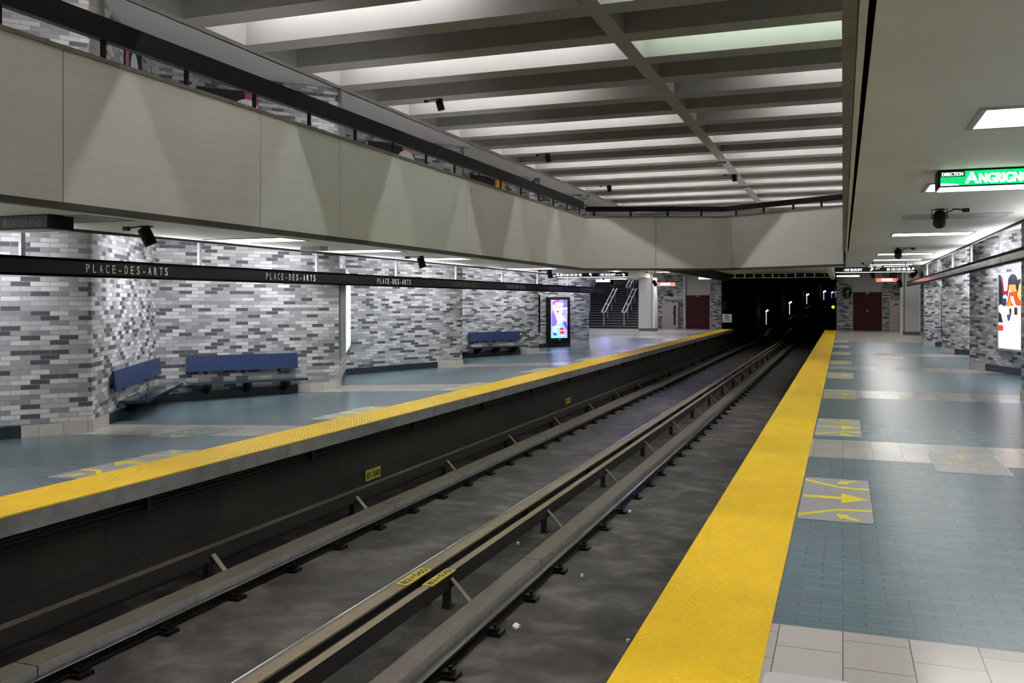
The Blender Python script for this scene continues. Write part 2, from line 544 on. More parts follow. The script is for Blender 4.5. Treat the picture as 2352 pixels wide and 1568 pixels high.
# ---- left balcony: parapet of long concrete panels, capping, bottom edge
def parapet_panels(mb, p, q, t, z0, z1, joints, side):
    """panels between joints (distances along p->q) with thin open joints"""
    p, q = Vector(p), Vector(q)
    d = (q - p); L = d.length; d.normalize()
    n = Vector((-d.y, d.x, 0)) * side
    ss = [0.0] + sorted(j for j in joints if 0 < j < L) + [L]
    for k in range(len(ss) - 1):
        a = ss[k] + (0.006 if k else 0); b = ss[k + 1] - (0.006 if k < len(ss) - 2 else 0)
        mb.obox(p, d, n, Z, a, b, 0, t, z0, z1, 0)
    mb.obox(p, d, n, Z, 0, L, 0.03, t - 0.01, z0 + 0.02, z1 - 0.02, 1)
    mb.obox(p, d, n, Z, 0, L, -0.015, t + 0.03, z1, z1 + 0.045, 2)
    mb.obox(p, d, n, Z, 0, L, -0.012, t, z0 - 0.06, z0, 3)
CORN = Vector((BAL_L, 26.0, 0)); KINK = Vector((-3.3, 27.4, 0)); RCORN = Vector((BAL_R, 25.2, 0))
ZP0, ZP1 = SOF_L + 0.03, 4.11
def y_at(u): return at_x(u, 400, BAL_L).y
mb = MB()
parapet_panels(mb, (BAL_L, YB, 0), (BAL_L, 26.0, 0), 0.14, ZP0, ZP1,
               [y_at(u) - YB for u in (145, 598, 780, 1073, 1256)] + [y_at(145) - YB - 5.1], 1)
struct(mb.build('wall_balcony_left', ['fascia', 'dark_trim', 'cap_trim', 'dark_trim']))
mb = MB()
parapet_panels(mb, CORN, KINK, 0.14, ZP0, ZP1, [2.1], 1)
parapet_panels(mb, KINK, RCORN, 0.14, ZP0, ZP1, [0.25], 1)
struct(mb.build('wall_balcony_end', ['fascia', 'dark_trim', 'cap_trim', 'dark_trim']))
mb = MB()
mb.box(BAL_R, BAL_R + 0.14, YB, 25.3, SOF_R, ZP1, 0)
mb.box(BAL_R - 0.004, BAL_R + 0.06, YB, 25.3, SOF_R - 0.05, SOF_R, 1)
mb.box(BAL_R + 0.068, BAL_R + 0.105, YB, 25.3, SOF_R - 0.035, SOF_R, 2)
struct(mb.build('wall_balcony_right', ['fascia', 'cap_trim', 'fascia']))

# ---- soffit slabs
COVE_L, COVE_R = -9.46, 2.79
def zig(pts, y0, y1):
    """part of a wall polyline between two y values"""
    out = []
    for k in range(len(pts) - 1):
        p, q = pts[k], pts[k + 1]
        for yy in (y0, y1):
            pass
    for p in pts:
        if y0 < p[1] < y1: out.append(p)
    def cut(y):
        for k in range(len(pts) - 1):
            p, q = pts[k], pts[k + 1]
            if min(p[1], q[1]) <= y <= max(p[1], q[1]) and abs(q[1] - p[1]) > 1e-6:
                t = (y - p[1]) / (q[1] - p[1]); return (p[0] + (q[0] - p[0]) * t, y)
        return pts[-1] if y > pts[-1][1] else pts[0]
    return [cut(y0)] + out + [cut(y1)]
YS = 30.5                                   # the low left soffit ends here
LOBBY, FARC, YC = 2.9, 3.2, 38.0            # lobby ceiling, far ceiling, step of the near soffit
mb = MB()
mb.box(COVE_L, BAL_L - 0.14, YB, YS, SOF_L, SOF_L + 0.05, 0)
mb.box(COVE_L, COVE_L + 0.06, YB, YS, SOF_L - 0.035, SOF_L + 0.0, 1)
mb.box(COVE_L - 0.03, COVE_L, YB, YS, SOF_L, SOF_L + 0.3, 0)
struct(mb.build('ceiling_left', ['soffit', 'dark_trim']))
zl = zig(LW, YB, I.y)
mb = MB()
mb.prism([(x, y) for x, y in zl] + [(BAL_L - 0.14, I.y), (BAL_L - 0.14, YB)], 2.93, 3.1)
struct(mb.build('ceiling_left_upper', 'soffit'))
mb = MB()
mb.box(-16.0, -9.9, I.y, YF, LOBBY, LOBBY + 0.14)
struct(MB().box(-9.88, BAL_L - 0.14, I.y, YF, FARC, FARC + 0.14).build('ceiling_far', 'soffit'))
mb.box(-9.92, -9.88, I.y, YF, LOBBY, FARC + 0.14)
mb.box(-12.0, BAL_L - 0.14, I.y - 0.05, I.y, 2.93, FARC + 0.14)
struct(mb.build('ceiling_lobby', 'soffit'))
zr = zig(RW, YB, YF)
mb = MB()
mb.box(BAL_R + 0.105, COVE_R, YB, YC, SOF_R, SOF_R + 0.06, 0)
mb.box(BAL_R + 0.105, COVE_R, YC - 0.05, YC, SOF_R + 0.06, FARC + 0.02, 0)
mb.box(BAL_R + 0.105, 6.0, YC, YF, FARC, FARC + 0.019, 0)
mb.box(COVE_R, COVE_R + 0.03, YB, YC, SOF_R - 0.02, SOF_R + 0.25, 0)
mb.box(COVE_R - 0.05, COVE_R, YB, R4.y, SOF_R - 0.035, SOF_R, 1)
mb.prism([(x, y) for x, y in zr] + [(BAL_R + 0.14, YF), (BAL_R + 0.14, YB)], 3.22, 3.34, 0)
struct(mb.build('ceiling_right', ['soffit', 'dark_trim']))
# ceiling over the tracks beyond the end balcony, with its downstand beams
mb = MB()
mb.prism([(BAL_L - 0.14, 26.1), (KINK.x, 27.6), (BAL_R + 0.105, 25.3), (BAL_R + 0.105, YF), (BAL_L - 0.14, YF)], FARC, FARC + 0.2, 0)
mb.box(-6.45, -6.2, 27.2, YF, 2.78, FARC, 1)
mb.box(-0.62, -0.4, 26.4, YF, 2.84, FARC, 0)
struct(mb.build('ceiling_track', ['soffit', 'dark_trim']))

# ---- coffered concrete ceiling of the hall
CX0, CX1, RIBX = -9.5, 2.6, -3.465
BT0, BSP, BW = 14.38, 1.535, 0.48
mb = MB()
for k in range(-13, 21):
    y0 = BT0 + BSP * k
    mb.box(CX0, RIBX - 0.14, y0, y0 + BW, TOP, TOP + 1.0)
    mb.box(RIBX + 0.14, CX1, y0, y0 + BW, TOP, TOP + 1.0)
mb.box(RIBX - 0.14, RIBX + 0.14, YB, 46.0, TOP, TOP + 1.0)
mb.box(CX0 - 0.2, CX0, YB, 46.0, TOP, TOP + 1.0)
mb.box(CX1, CX1 + 0.2, YB, 46.0, TOP, TOP + 1.0)
mb.box(CX0 - 0.2, CX1 + 0.2, YB, 46.0, TOP + 1.0, TOP + 1.15)
struct(mb.build('ceiling', 'coffer'))
mb = MB()
mb.prism(zig(LW, YB, I.y) + [(CX0 - 0.2, I.y), (CX0 - 0.2, YB)], TOP, TOP + 0.2)
mb.box(-16, CX0 - 0.2, I.y, 46, TOP, TOP + 0.2)
mb.prism(zig(RW, YB, 46) + [(CX1 + 0.2, 46), (CX1 + 0.2, YB)], TOP, TOP + 0.2)
struct(mb.build('ceiling_edge', 'ceil_side'))

# ---- concrete pilasters of the upper level, on the turning faces of the piers
def leg(p, q):
    p, q = Vector((p[0], p[1], 0)), Vector((q[0], q[1], 0))
    d = (q - p); L = d.length; d.normalize()
    n = Vector((d.y, -d.x, 0))               # to the right of travel: towards the track on the left wall
    return p, d, n, L
pairs = [((A.x, A.y), (B.x, B.y)), ((C.x, C.y), (D.x, D.y)), ((E.x, E.y), LW[10]), ((G.x, G.y), LW[12])]
for p, q in pairs:
    o, d, n, L = leg(p, q)
    mb = MB().obox(o, d, n, Z, -0.02, 0.55, -0.02, 0.035, 3.12, TOP)
    struct(mb.build('wall_pilaster', 'pilaster'))

# ---- plinths
def plinths(pts, side, zf, white_at, white_len, ks):
    mb = MB()
    for k in ks:
        p, q = pts[k], pts[k + 1]
        o, d, n, L = leg(p, q)
        n = n * side
        cuts = [0.0, L]
        a, b = 0.0, L
        spans = []
        if k in white_at: spans.append((0, min(white_len, L), 1)); a = min(white_len, L)
        if k + 1 in white_at: spans.append((max(a, L - white_len), L, 1)); b = max(a, L - white_len)
        spans.append((a, b, 0))
        for s0, s1, mi in spans:
            if s1 - s0 < 0.01: continue
            off = 0.022 if mi else 0.018
            P0 = o + d * s0; P1 = o + d * s1
            z0, z1 = zf(P0.x, P0.y), zf(P1.x, P1.y)
            hgt = 0.16
            e0, e1 = P0 + n * off, P1 + n * off
            quad = [(e0.x, e0.y, z0 - .02), (e1.x, e1.y, z1 - .02), (e1.x, e1.y, z1 + hgt), (e0.x, e0.y, z0 + hgt)]
            uv = [(s0, 0), (s1, 0), (s1, hgt), (s0, hgt)]
            if side < 0: quad, uv = quad[::-1], uv[::-1]
            mb.poly(quad, mi, uv)
            topq = [(e0.x, e0.y, z0 + hgt), (e1.x, e1.y, z1 + hgt), (P1.x, P1.y, z1 + hgt), (P0.x, P0.y, z0 + hgt)]
            if side < 0: topq = topq[::-1]
            mb.poly(topq, mi, [(0, 0), (1, 0), (1, .02), (0, .02)])
            for (ee, PP, zz) in ((e0, P0, z0), (e1, P1, z1)):
                mb.poly([(ee.x, ee.y, zz - .02), (PP.x, PP.y, zz - .02), (PP.x, PP.y, zz + hgt), (ee.x, ee.y, zz + hgt)], mi, [(0, 0), (.02, 0), (.02, .1), (0, .1)])
    return mb
struct(plinths(LW, 1, flz, {5, 7, 9, 11, 13}, 0.85, range(3, 13)).build('baseboard_left', ['plinth_dark', 'plinth_white']))
struct(plinths(RW, -1, lambda x, y: 0.0, {5, 7, 9, 11, 13}, 0.8, range(4, 14)).build('baseboard_right', ['plinth_dark', 'plinth_white']))

# ---- far end wall (y = YF): brick piers, panels above the doors, tunnel mouth, stair opening
def far_x(u): return at_y(u, 755, YF).x
def farbox(mb, u0, u1, z0, z1, y0, y1, mi=0):
    x0, x1 = far_x(u0), far_x(u1)
    mb.box(x0, x1, y0, y1, z0, z1, mi)
    return x0, x1
def brick_face(mb, x0, x1, y, z0, z1, mi=0):
    mb.poly([(x0, y, z0), (x1, y, z0), (x1, y, z1), (x0, y, z1)], mi, [(x0, z0), (x1, z0), (x1, z1), (x0, z1)])
TUN0, TUN1 = far_x(1661), far_x(1920)
mb = MB()
for u0, u1 in ((1511, 1574), (1632, 1657)):
    brick_face(mb, far_x(u0), far_x(u1), YF, -0.4, 3.5)
for u0, u1 in ((1921.5, 1957), (2028, 2140)):
    brick_face(mb, far_x(u0), far_x(u1), YF, -0.4, 3.5)
brick_face(mb, far_x(2130), 6.0, YF, -0.4, 3.5)
zdl = at_y(1604, 678, YF).z; zdr = at_y(1993, 671, YF).z
for u0, u1, zd in ((1574, 1632, zdl), (1957, 2028, zdr)):
    x0, x1 = far_x(u0), far_x(u1)
    mb.box(x0, x1, YF + 0.02, YF + 0.1, zd + 0.05, 3.5, 1)
    mb.box(x0, x1, YF - 0.01, YF + 0.05, zd, zd + 0.06, 2)
    mb.box(x0, x0 + 0.05, YF - 0.01, YF + 0.05, -0.1, 3.3, 2)
    mb.box(x1 - 0.05, x1, YF - 0.01, YF + 0.05, -0.1, 3.3, 2)
# returns of the tunnel mouth
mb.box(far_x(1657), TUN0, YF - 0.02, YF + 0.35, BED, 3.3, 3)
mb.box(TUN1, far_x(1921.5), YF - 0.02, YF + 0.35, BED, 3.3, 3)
mb.box(-17, far_x(1350), YF + 0.4, YF + 0.6, -0.4, 3.3, 1)
struct(mb.build('wall_far', ['brick', 'panel', 'frame_grey', 'tunnel']))
def door(name, u0, u1, zd, knob):
    x0, x1 = far_x(u0) + 0.05, far_x(u1) - 0.05
    d = struct(MB().box(x0, (x0 + x1) / 2 - 0.004, YF + 0.0, YF + 0.05, 0.01, zd).box((x0 + x1) / 2 + 0.004, x1, YF + 0.0, YF + 0.05, 0.01, zd).build(name, 'door'))
    xm = (x0 + x1) / 2
    MB().box(xm - 0.06, xm + 0.06, YF - 0.05, YF, zd - 0.1, zd - 0.03).build('door_closer', 'steel', d)
    if knob:
        MB().box(xm - 0.04, xm + 0.05, YF - 0.03, YF, 1.02, 1.14).build('lock_plate', 'steel', d)
door('door_1', 1574, 1632, zdl, False)
door('door_2', 1957, 2028, zdr, True)

# ---- tunnel tube beyond, rising and bending to the right
TP = [(YF + 0.35, 0, 0), (62, 0, 0), (79, 0, 0.4), (113, 0, 0.95), (168, 0.1, 1.9), (230, 1.6, 2.8), (270, 3.0, 3.2), (330, 5.6, 3.8), (420, 14, 5)]
def tun(y):
    for k in range(len(TP) - 1):
        if TP[k][0] <= y <= TP[k + 1][0]:
            t = (y - TP[k][0]) / (TP[k + 1][0] - TP[k][0])
            return tuple(TP[k][j] + (TP[k + 1][j] - TP[k][j]) * t for j in (1, 2))
    return (0, 0)
mb = MB()
ys = [t[0] for t in TP]
for k in range(len(ys) - 1):
    (d0, h0), (d1, h1) = tun(ys[k]), tun(ys[k + 1])
    sec = lambda d, h, y: [(TUN0 + d, y, BED + h), (TUN1 + d, y, BED + h), (TUN1 + d, y, 3.3 + h), (TUN0 + d, y, 3.3 + h)]
    a, b = sec(d0, h0, ys[k]), sec(d1, h1, ys[k + 1])
    for j in range(4):
        if j == 0 and ys[k] < 61: continue
        q = (j + 1) % 4
        mb.poly([a[j], b[j], b[q], a[q]])
mb.poly(sec(*tun(419.9), 419.9))
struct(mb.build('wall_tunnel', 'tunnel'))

# ---- stair hall at the far left
SX0, SX1 = -15.4, far_x(1511)
SY, TR, RS = 52.6, 0.32, 0.152
mb = MB()
NST = 22
for k in range(NST):
    mb.box(SX0, SX1, SY + TR * k, SY + TR * (k + 1), RS * k - 0.3, RS * (k + 1), 0)
    mb.box(SX0, SX1, SY + TR * k - 0.012, SY + TR * k + 0.03, RS * (k + 1) - 0.022, RS * (k + 1) + 0.003, 1)
struct(mb.build('floor_stair', ['stair', 'nose']))
mb = MB()
mb.box(SX0 - 0.6, SX0 - 0.4, 37.6, SY + 9, -0.4, 6.0, 0)
mb.box(SX1, SX1 + 0.12, YF + 0.1, SY + 9, -0.4, 6.5, 0)
mb.box(SX0 - 0.6, SX1 + 0.1, SY + 8.5, SY + 8.7, 2.5, 6.5, 0)
mb.prism([(SX0 - 0.6, YF + 0.6), (SX1, YF + 0.6), (SX1, SY + 8.6), (SX0 - 0.6, SY + 8.6)], 6.0, 6.2, 0)
# sloping stone flank of the stair
for a, b in ((SX0 - 0.4, SX0),):
    p = [(a, SY - 0.2, -0.2), (a, SY - 0.2, 0.5), (a, SY + 7, 0.5 + 7 * RS / TR), (a, SY + 7, -0.2)]
    q = [(b, t[1], t[2]) for t in p]
    i = len(mb.v); mb.v += p + q
    for f in ((0, 1, 2, 3), (7, 6, 5, 4), (0, 4, 5, 1), (1, 5, 6, 2), (2, 6, 7, 3), (3, 7, 4, 0)):
        mb.f.append(tuple(i + t for t in f)); mb.m.append(1)
struct(mb.build('wall_stair', ['panel', 'terrazzo']))

# ================================================================== LAMPS OF THE PLACE
# tubes inside every second coffer (children of nothing: each is a fitting of its own)
def coffer_tube(k, x0, x1, col, label):
    y = BT0 + BSP * k + BW + (BSP - BW) / 2
    t = thing('strip_light', label, 'strip light', ((x0 + x1) / 2, y, TOP + 0.97), 'strip lights inside the ceiling coffers')
    MB().box(x0, x1, y - 0.06, y + 0.06, TOP + 0.94, TOP + 0.995).build('fitting', 'white', t)
    MB().tube([(x0 + 0.03, y, TOP + 0.915), (x1 - 0.03, y, TOP + 0.915)], 0.019, 8).build('tube', col, t)
ORD = ['first', 'second', 'third', 'fourth', 'fifth', 'sixth', 'seventh', 'eighth', 'ninth', 'tenth', 'eleventh', 'twelfth',
       'thirteenth', 'fourteenth', 'fifteenth', 'sixteenth', 'seventeenth', 'eighteenth', 'nineteenth', 'twentieth',
       'twenty-first', 'twenty-second', 'twenty-third', 'twenty-fourth', 'twenty-fifth']
PART_L = {-6: (-9.3, -5.2), -2: (-9.3, -5.4), 2: (-9.3, -5.4)}
PART_R = {2: (-1.3, 2.5), 4: (-1.5, 2.5), -4: (-1.6, 2.5)}
for n, k in enumerate(range(-12, 20, 2)):
    a = PART_L.get(k, (-9.3, -3.75)); b = PART_R.get(k, (-3.2, 2.5))
    coffer_tube(k, a[0], a[1], 'tube_white', f'white tube hidden in the {ORD[n]} lit ceiling coffer from the camera, left of the rib')
    coffer_tube(k, b[0], b[1], 'tube_green' if k in (0, -2) else 'tube_white', f'white tube hidden in the {ORD[n]} lit ceiling coffer from the camera, right of the rib')

def panel_light(x0, x1, y0, y1, z, lit, label, group, face='lit_panel'):
    t = thing('ceiling_light', label, 'ceiling light', ((x0 + x1) / 2, (y0 + y1) / 2, z), group)
    f = MB()
    bd = 0.045
    f.box(x0 - bd, x0, y0 - bd, y1 + bd, z - 0.012, z + 0.02).box(x1, x1 + bd, y0 - bd, y1 + bd, z - 0.012, z + 0.02)
    f.box(x0, x1, y0 - bd, y0, z - 0.012, z + 0.02).box(x0, x1, y1, y1 + bd, z - 0.012, z + 0.02)
    f.build('frame', 'frame_grey', t)
    MB().box(x0, x1, y0, y1, z - 0.008, z + 0.01).build('diffuser', face if lit else 'off_panel', t)
# right platform: one every 3.9 m
H_R = SOF_R
yR0 = (at_z(2236, 293, H_R).y + at_z(2266, 247, H_R).y) / 2
RY = [at_z(2200, v, H_R).y for v in (537,)]
stepR = 3.9
ylist = []
for v0, v1, u in ((243, 293, 2300), (418, 437, 2200), (487, 503, 2200), (530, 543, 2140), (578, 587, 2080), (592, 600, 2060), (604, 610, 2050)):
    ylist.append((at_z(u, v0, H_R).y, at_z(u, v1, H_R).y))
ylist = [(yR0 - 3.9, 0.36)] + [((a + b) / 2, 0.36) for a, b in ylist]
NM = ['just behind the camera', 'nearest to the camera, before the green sign', 'half hidden behind the green sign', 'switched off, above the near spotlight',
      'lit, just past the near spotlight', 'lit, below the second spotlight', 'lit, second before the black street sign', 'lit, right above the black street sign']
for (yy, hw), nm in zip(ylist, NM):
    panel_light(0.93, 2.33, yy - hw, yy + hw, H_R, 'off' not in nm, 'recessed ceiling panel over the near platform, ' + nm, 'recessed panels over the near platform')
for j, yy in enumerate((37.5, 41.5, 45.5, 49.5)):  # extra panels added to brighten the doors and floor at the platform end
    panel_light(0.93, 2.33, yy - 0.36, yy + 0.36, H_R if yy < YC else FARC, True, f'added ceiling panel above the near platform end, {ORD[j]} past the street sign', 'recessed panels over the near platform', 'added_panel_mid')
LYS = []
for v, u in ((551, 580), (576, 830), (594, 1010), (616.5, 1225)):
    LYS.append(at_z(u, v, SOF_L).y)
NML = ['above the near benches, largest in view', 'second along from the near benches', 'lit beside the middle spotlight', 'above the far bench']
for yy, nm in zip(LYS, NML):
    panel_light(-9.15, -7.8, yy - 0.33, yy + 0.33, SOF_L, True, 'recessed ceiling panel over the far platform, ' + nm, 'recessed panels over the far platform')
for j, yy in enumerate((LYS[0] - 3.7, LYS[0] - 6.6, LYS[0] - 11.1)):
    panel_light(-9.15, -7.8, yy - 0.33, yy + 0.33, SOF_L, j != 0, f'recessed ceiling panel over the far platform, {ORD[j]} before the near spotlight', 'recessed panels over the far platform', 'pink_panel')
for j, (x, yy) in enumerate(((-9.4, 41.0), (-9.4, 48.5), (-13.0, 45.5), (-13.0, 50.5))):  # lobby panels added to lift the light at the far left
    panel_light(x, x + 1.4, yy - 0.33, yy + 0.33, FARC if x > -9.9 else LOBBY, True, ['added panel beyond the far street sign, near the ad screen', 'added panel in front of the red doors', 'added panel before the stair, nearer one', 'added panel right at the stair foot'][j], 'added panels in the stair lobby', 'added_panel_far')
# small soffit box on the left
p = at_z(722, 567, SOF_L)
t = MB().box(p.x - 0.2, p.x + 0.2, p.y - 0.12, p.y + 0.12, SOF_L - 0.07, SOF_L).build('ceiling_speaker', 'frame_grey')
tag(t, 'small beige speaker box on the far platform soffit between two light panels', 'speaker')

# ================================================================== PLATFORM EDGES
def tactile(x0, x1, name, label, y0):
    mb = MB()
    mb.box(x0, x1, YB, YF - 0.3, -0.004, 0.008)
    n = 6
    px, py = 0.044, 0.037
    nx = int((x1 - x0 - 0.03) / px)
    y = y0; row = 0
    V, Fc = mb.v, mb.f
    yl = YF - 0.4
    while y < yl:
        sh = 0.0 if row % 2 else px / 2
        for c in range(nx):
            cx = x0 + 0.03 + px * c + sh + (x1 - x0 - 0.03 - nx * px) / 2
            i = len(V)
            for r, z in ((0.0105, 0.0075), (0.006, 0.0125)):
                for q in range(n):
                    V.append((cx + r * cos(2 * pi * q / n), y + r * sin(2 * pi * q / n), z))
            for q in range(n):
                s = (q + 1) % n
                Fc.append((i + q, i + s, i + n + s, i + n + q))
            Fc.append(tuple(i + n + q for q in range(n)))
        y += py; row += 1
    mb.m = [0] * len(mb.f)
    # tile joints: thin raised lip lines along the long edges
    return tag(mb.build(name, 'yellow'), label, 'tactile strip')
tactile(XR - 0.0, -0.34, 'tactile_strip', 'wide yellow tactile edge strip with raised dots on the near platform', 2.0)
tactile(-6.6, XL, 'tactile_strip', 'yellow tactile edge strip on the far platform beside the dark track wall', 4.2)

# ================================================================== TRACK
YT = 74.0
def track_len(mb_fn):
    pass
def run(prof, mis, name, mats, label, cat, y0=YB + 0.02, y1=YT, group=None):
    mb = MB()
    mb.extrude(prof, (0, 0, 0), X, Z, Y, y0, YF, mis[0], True, mis)
    # continues into the tunnel on the rising bed
    ys = [YF, 62, 79, 113, 168] if y1 > 70 else [YF, 62, 76]
    n = len(prof); rings = []
    for yy in ys:
        d, h = tun(max(yy, YF + 0.36))
        i = len(mb.v); mb.v += [(a + d, yy, c + h) for a, c in prof]; rings.append(i)
    for k in range(len(ys) - 1):
        for q in range(n):
            s = (q + 1) % n
            mb.f.append((rings[k] + q, rings[k] + s, rings[k + 1] + s, rings[k + 1] + q)); mb.m.append(mis[q])
    o = mb.build(name, mats)
    return tag(o, label, cat, group)
def rail(xc, label):
    z = BED
    top = 0.125
    prof = [(-.055, 0), (.055, 0), (.055, .012), (.01, .03), (.01, .088), (.034, .096), (.034, top - .006), (.026, top), (-.026, top), (-.034, top - .006), (-.034, .096), (-.01, .088), (-.01, .03), (-.055, .012)]
    prof = [(xc + a, z + 0.012 + c * 0.6) for a, c in prof]
    mis = [0] * len(prof)
    mis[6] = mis[7] = mis[8] = 1
    return run(prof, mis, 'running_rail', ['rail', 'railtop'], label, 'rail', group='steel running rails')
def rollway(x0, x1, label):
    z0, z1 = BED, BED + 0.14
    prof = [(x0, z0 + 0.06), (x1, z0 + 0.06), (x1, z1 - 0.008), (x1 - 0.008, z1), (x0 + 0.008, z1), (x0, z1 - 0.008)]
    mis = [0, 1, 0, 0, 0, 1]
    o = run(prof, mis, 'rollway', ['rollway', 'rollside'], label, 'roll beam', group='roll beams for rubber tyres')
    for k in range(11):                                   # cast feet under the beam
        yy = 3 + 4.6 * k
    return o
LT = (XL + XR) / 2                                        # middle between the two tracks
r1 = rollway(-5.70, -5.47, 'dusty roll beam nearest the dark wall of the far platform')
r2 = rollway(-3.97, -3.76, 'roll beam between the mid-track rail and the two guide bars')
r3 = rollway(-3.09, -2.885, 'wide brown roll beam with worn pale edge, just right of the two guide bars')
r4 = rollway(-1.45, -1.23, 'roll beam hidden under the near platform edge')
a1 = rail(-5.41, 'dark steel rail beside the roll beam of the far platform wall')
a2 = rail(-4.03, 'bright-headed steel rail just left of the two guide bars')
a3 = rail(-2.825, 'bright-headed steel rail clinging to the right side of the wide brown roll beam')
a4 = rail(-1.51, 'steel rail under the near platform edge')
def clips(parent, xc, side):
    n = 74
    for k in range(n):
        yy = 0.6 + 0.92 * k if k < 58 else None
        if yy is None: break
        mb = MB()
        mb.box(xc + side * 0.115 - 0.05, xc + side * 0.115 + 0.05, yy - 0.07, yy + 0.07, BED, BED + 0.03)
        mb.box(xc + side * 0.085 - 0.04, xc + side * 0.085 + 0.04, yy - 0.04, yy + 0.04, BED + 0.03, BED + 0.055)
        mb.tube([(xc + side * 0.1, yy, BED + 0.055), (xc + side * 0.1, yy, BED + 0.085)], 0.016, 6)
        mb.build('rail_clip', 'rail', parent)
clips(a1, -5.41, 1)
clips(a3, -2.825, 1)
def seams(parent, x0, x1, ys):
    for yy in ys:
        MB().box(x0 - 0.001, x1 + 0.001, yy - 0.006, yy + 0.006, BED + 0.07, BED + 0.1415).build('seam', 'guide_dark', parent)
zr = BED + 0.14
seams(r3, -3.09, -2.885, [at_z(1222, 1283, zr).y + 11.9 * k for k in range(5)])
seams(r1, -5.70, -5.47, [at_z(80, 1528, zr).y + 11.9 * k for k in range(5)] + [at_z(935, 1160, zr).y])
seams(r2, -3.97, -3.76, [at_z(1222, 1283, zr).y + 11.9 * k for k in range(4)])
def guide(x0, x1, webx, label, top='guide'):
    zt = -0.815
    w0, w1 = (x1 - 0.022, x1) if webx > 0 else (x0, x0 + 0.022)
    # angle bar: flat flange on top, deep dark web on the running side
    if webx > 0:
        prof = [(x0, zt - .018), (x1 - .03, zt - .018), (x1 - .03, zt - .14), (x1, zt - .14), (x1, zt), (x0, zt)]
        mis = [1, 1, 1, 1, 0, 0]
    else:
        prof = [(x0, zt - .14), (x0 + .03, zt - .14), (x0 + .03, zt - .018), (x1, zt - .018), (x1, zt), (x0, zt)]
        mis = [1, 1, 1, 0, 0, 1]
    return run(prof, mis, 'guide_bar', [top, 'guide_dark'], label, 'guide bar', y1=YT if top == 'guide' else 60, group='raised guide bars')
g1 = guide(-3.65, -3.535, -1, 'raised tan guide bar, left one of the pair between the tracks')
g2 = guide(-3.41, -3.33, 1, 'raised tan guide bar, right one of the pair between the tracks')
g0 = guide(-6.0, -5.9, 1, 'guide bar along the block wall under the far platform', 'guide_old')
def bracket(parent, x, s, yy, reach=0.26):
    """upright plate with a slanting pale stay, standing on the bed and holding the bar"""
    z = BED
    mb = MB()
    mb.box(x - 0.045, x + 0.045, yy - 0.05, yy + 0.05, z, z + 0.02, 1)
    mb.box(x - 0.012, x + 0.012, yy - 0.045, yy + 0.045, z + 0.02, -0.833, 1)
    mb.box(x - 0.035, x + 0.035, yy - 0.05, yy - 0.035, z + 0.02, -0.84, 1)
    # stay
    p0 = Vector((x + s * 0.02, yy, -0.86)); p1 = Vector((x + s * reach, yy, z + 0.03))
    d = (p1 - p0); L = d.length; d.normalize()
    ey = Vector((0, 1, 0)); ez = d.cross(ey).normalized()
    mb.obox(p0, d, ey, ez, 0, L, -0.03, 0.03, -0.006, 0.006, 0)
    mb.box(p1.x - 0.04, p1.x + 0.04, yy - 0.05, yy + 0.05, z, z + 0.03, 1)
    mb.build('bracket', ['bracket', 'guide_dark'], parent)
yb0 = at_z(615, 1262, BED).y
for k in range(-2, 18):
    bracket(g0, -5.95, 1, 8.35 + 2.84 * k - 0.9)
for k in range(-3, 18):
    bracket(g2, -3.365, 1, 10.95 + 2.84 * k - 0.6)
    bracket(g1, -3.6, -1, 10.95 + 2.84 * k - 0.6, 0.09)
# cable run under the nosing of the far platform
mb = MB()
for j, (dz, dx) in enumerate(((-0.2, -0.17), (-0.235, -0.2), (-0.27, -0.19))):
    pts = []
    for k in range(44):
        yy = 2 + 1.2 * k
        pts.append((XL + dx, yy, dz - 0.012 * abs(sin(k * 1.3 + j))))
    mb.tube(pts, 0.018, 6)
cb = tag(mb.build('cable_run', 'black'), 'black cables strung under the nosing of the far platform', 'cable')
for k in range(18):
    MB().box(XL - 0.26, XL - 0.13, 4 + 2.8 * k - 0.03, 4 + 2.8 * k + 0.03, -0.31, -0.17).build('cable_hook', 'black', cb)
# number plates
def plate(o, ex, ey, w, h, text, label, post=False):
    ex, ey = Vector(ex), Vector(ey); n = ex.cross(ey)
    t = thing('number_plate', label, 'number plate', o, 'yellow track number plates')
    MB().obox(o, ex, ey, n, 0, w, 0, h, 0.0, 0.008).build('plate', 'tagyellow', t)
    mb = MB(); add_text(mb, text, Vector(o) + ex * w * 0.06 + ey * h * 0.2 + n * 0.0095, ex, ey, h * 0.6, w * 0.88, bold=0.004)
    mb.build('lettering', 'ink', t)
xw = XL - 0.27 + 0.004
q = at_x(839, 1106, xw)
plate((xw, q.y, q.z), Y, Z, at_x(873, 1095, xw).y - q.y, 0.15, '82-560', 'yellow plate numbered 82-560 on the dark wall under the far platform')
q = at_x(1299, 928, xw)
plate((xw, q.y, q.z), Y, Z, 0.42, 0.13, '82-555', 'faded small yellow plate farther along the dark platform wall')
zt = -0.814
q = at_z(903, 1342, zt)
plate((-3.55 + 0.03, q.y, zt), Y, -X, 0.5, 0.12, '82+565', 'yellow number plate lying on the left guide bar')
q = at_z(966, 1344, zt)
plate((-3.31, q.y, zt), Y, -X, 0.5, 0.1, '82+570', 'worn yellow number plate lying on the right guide bar')
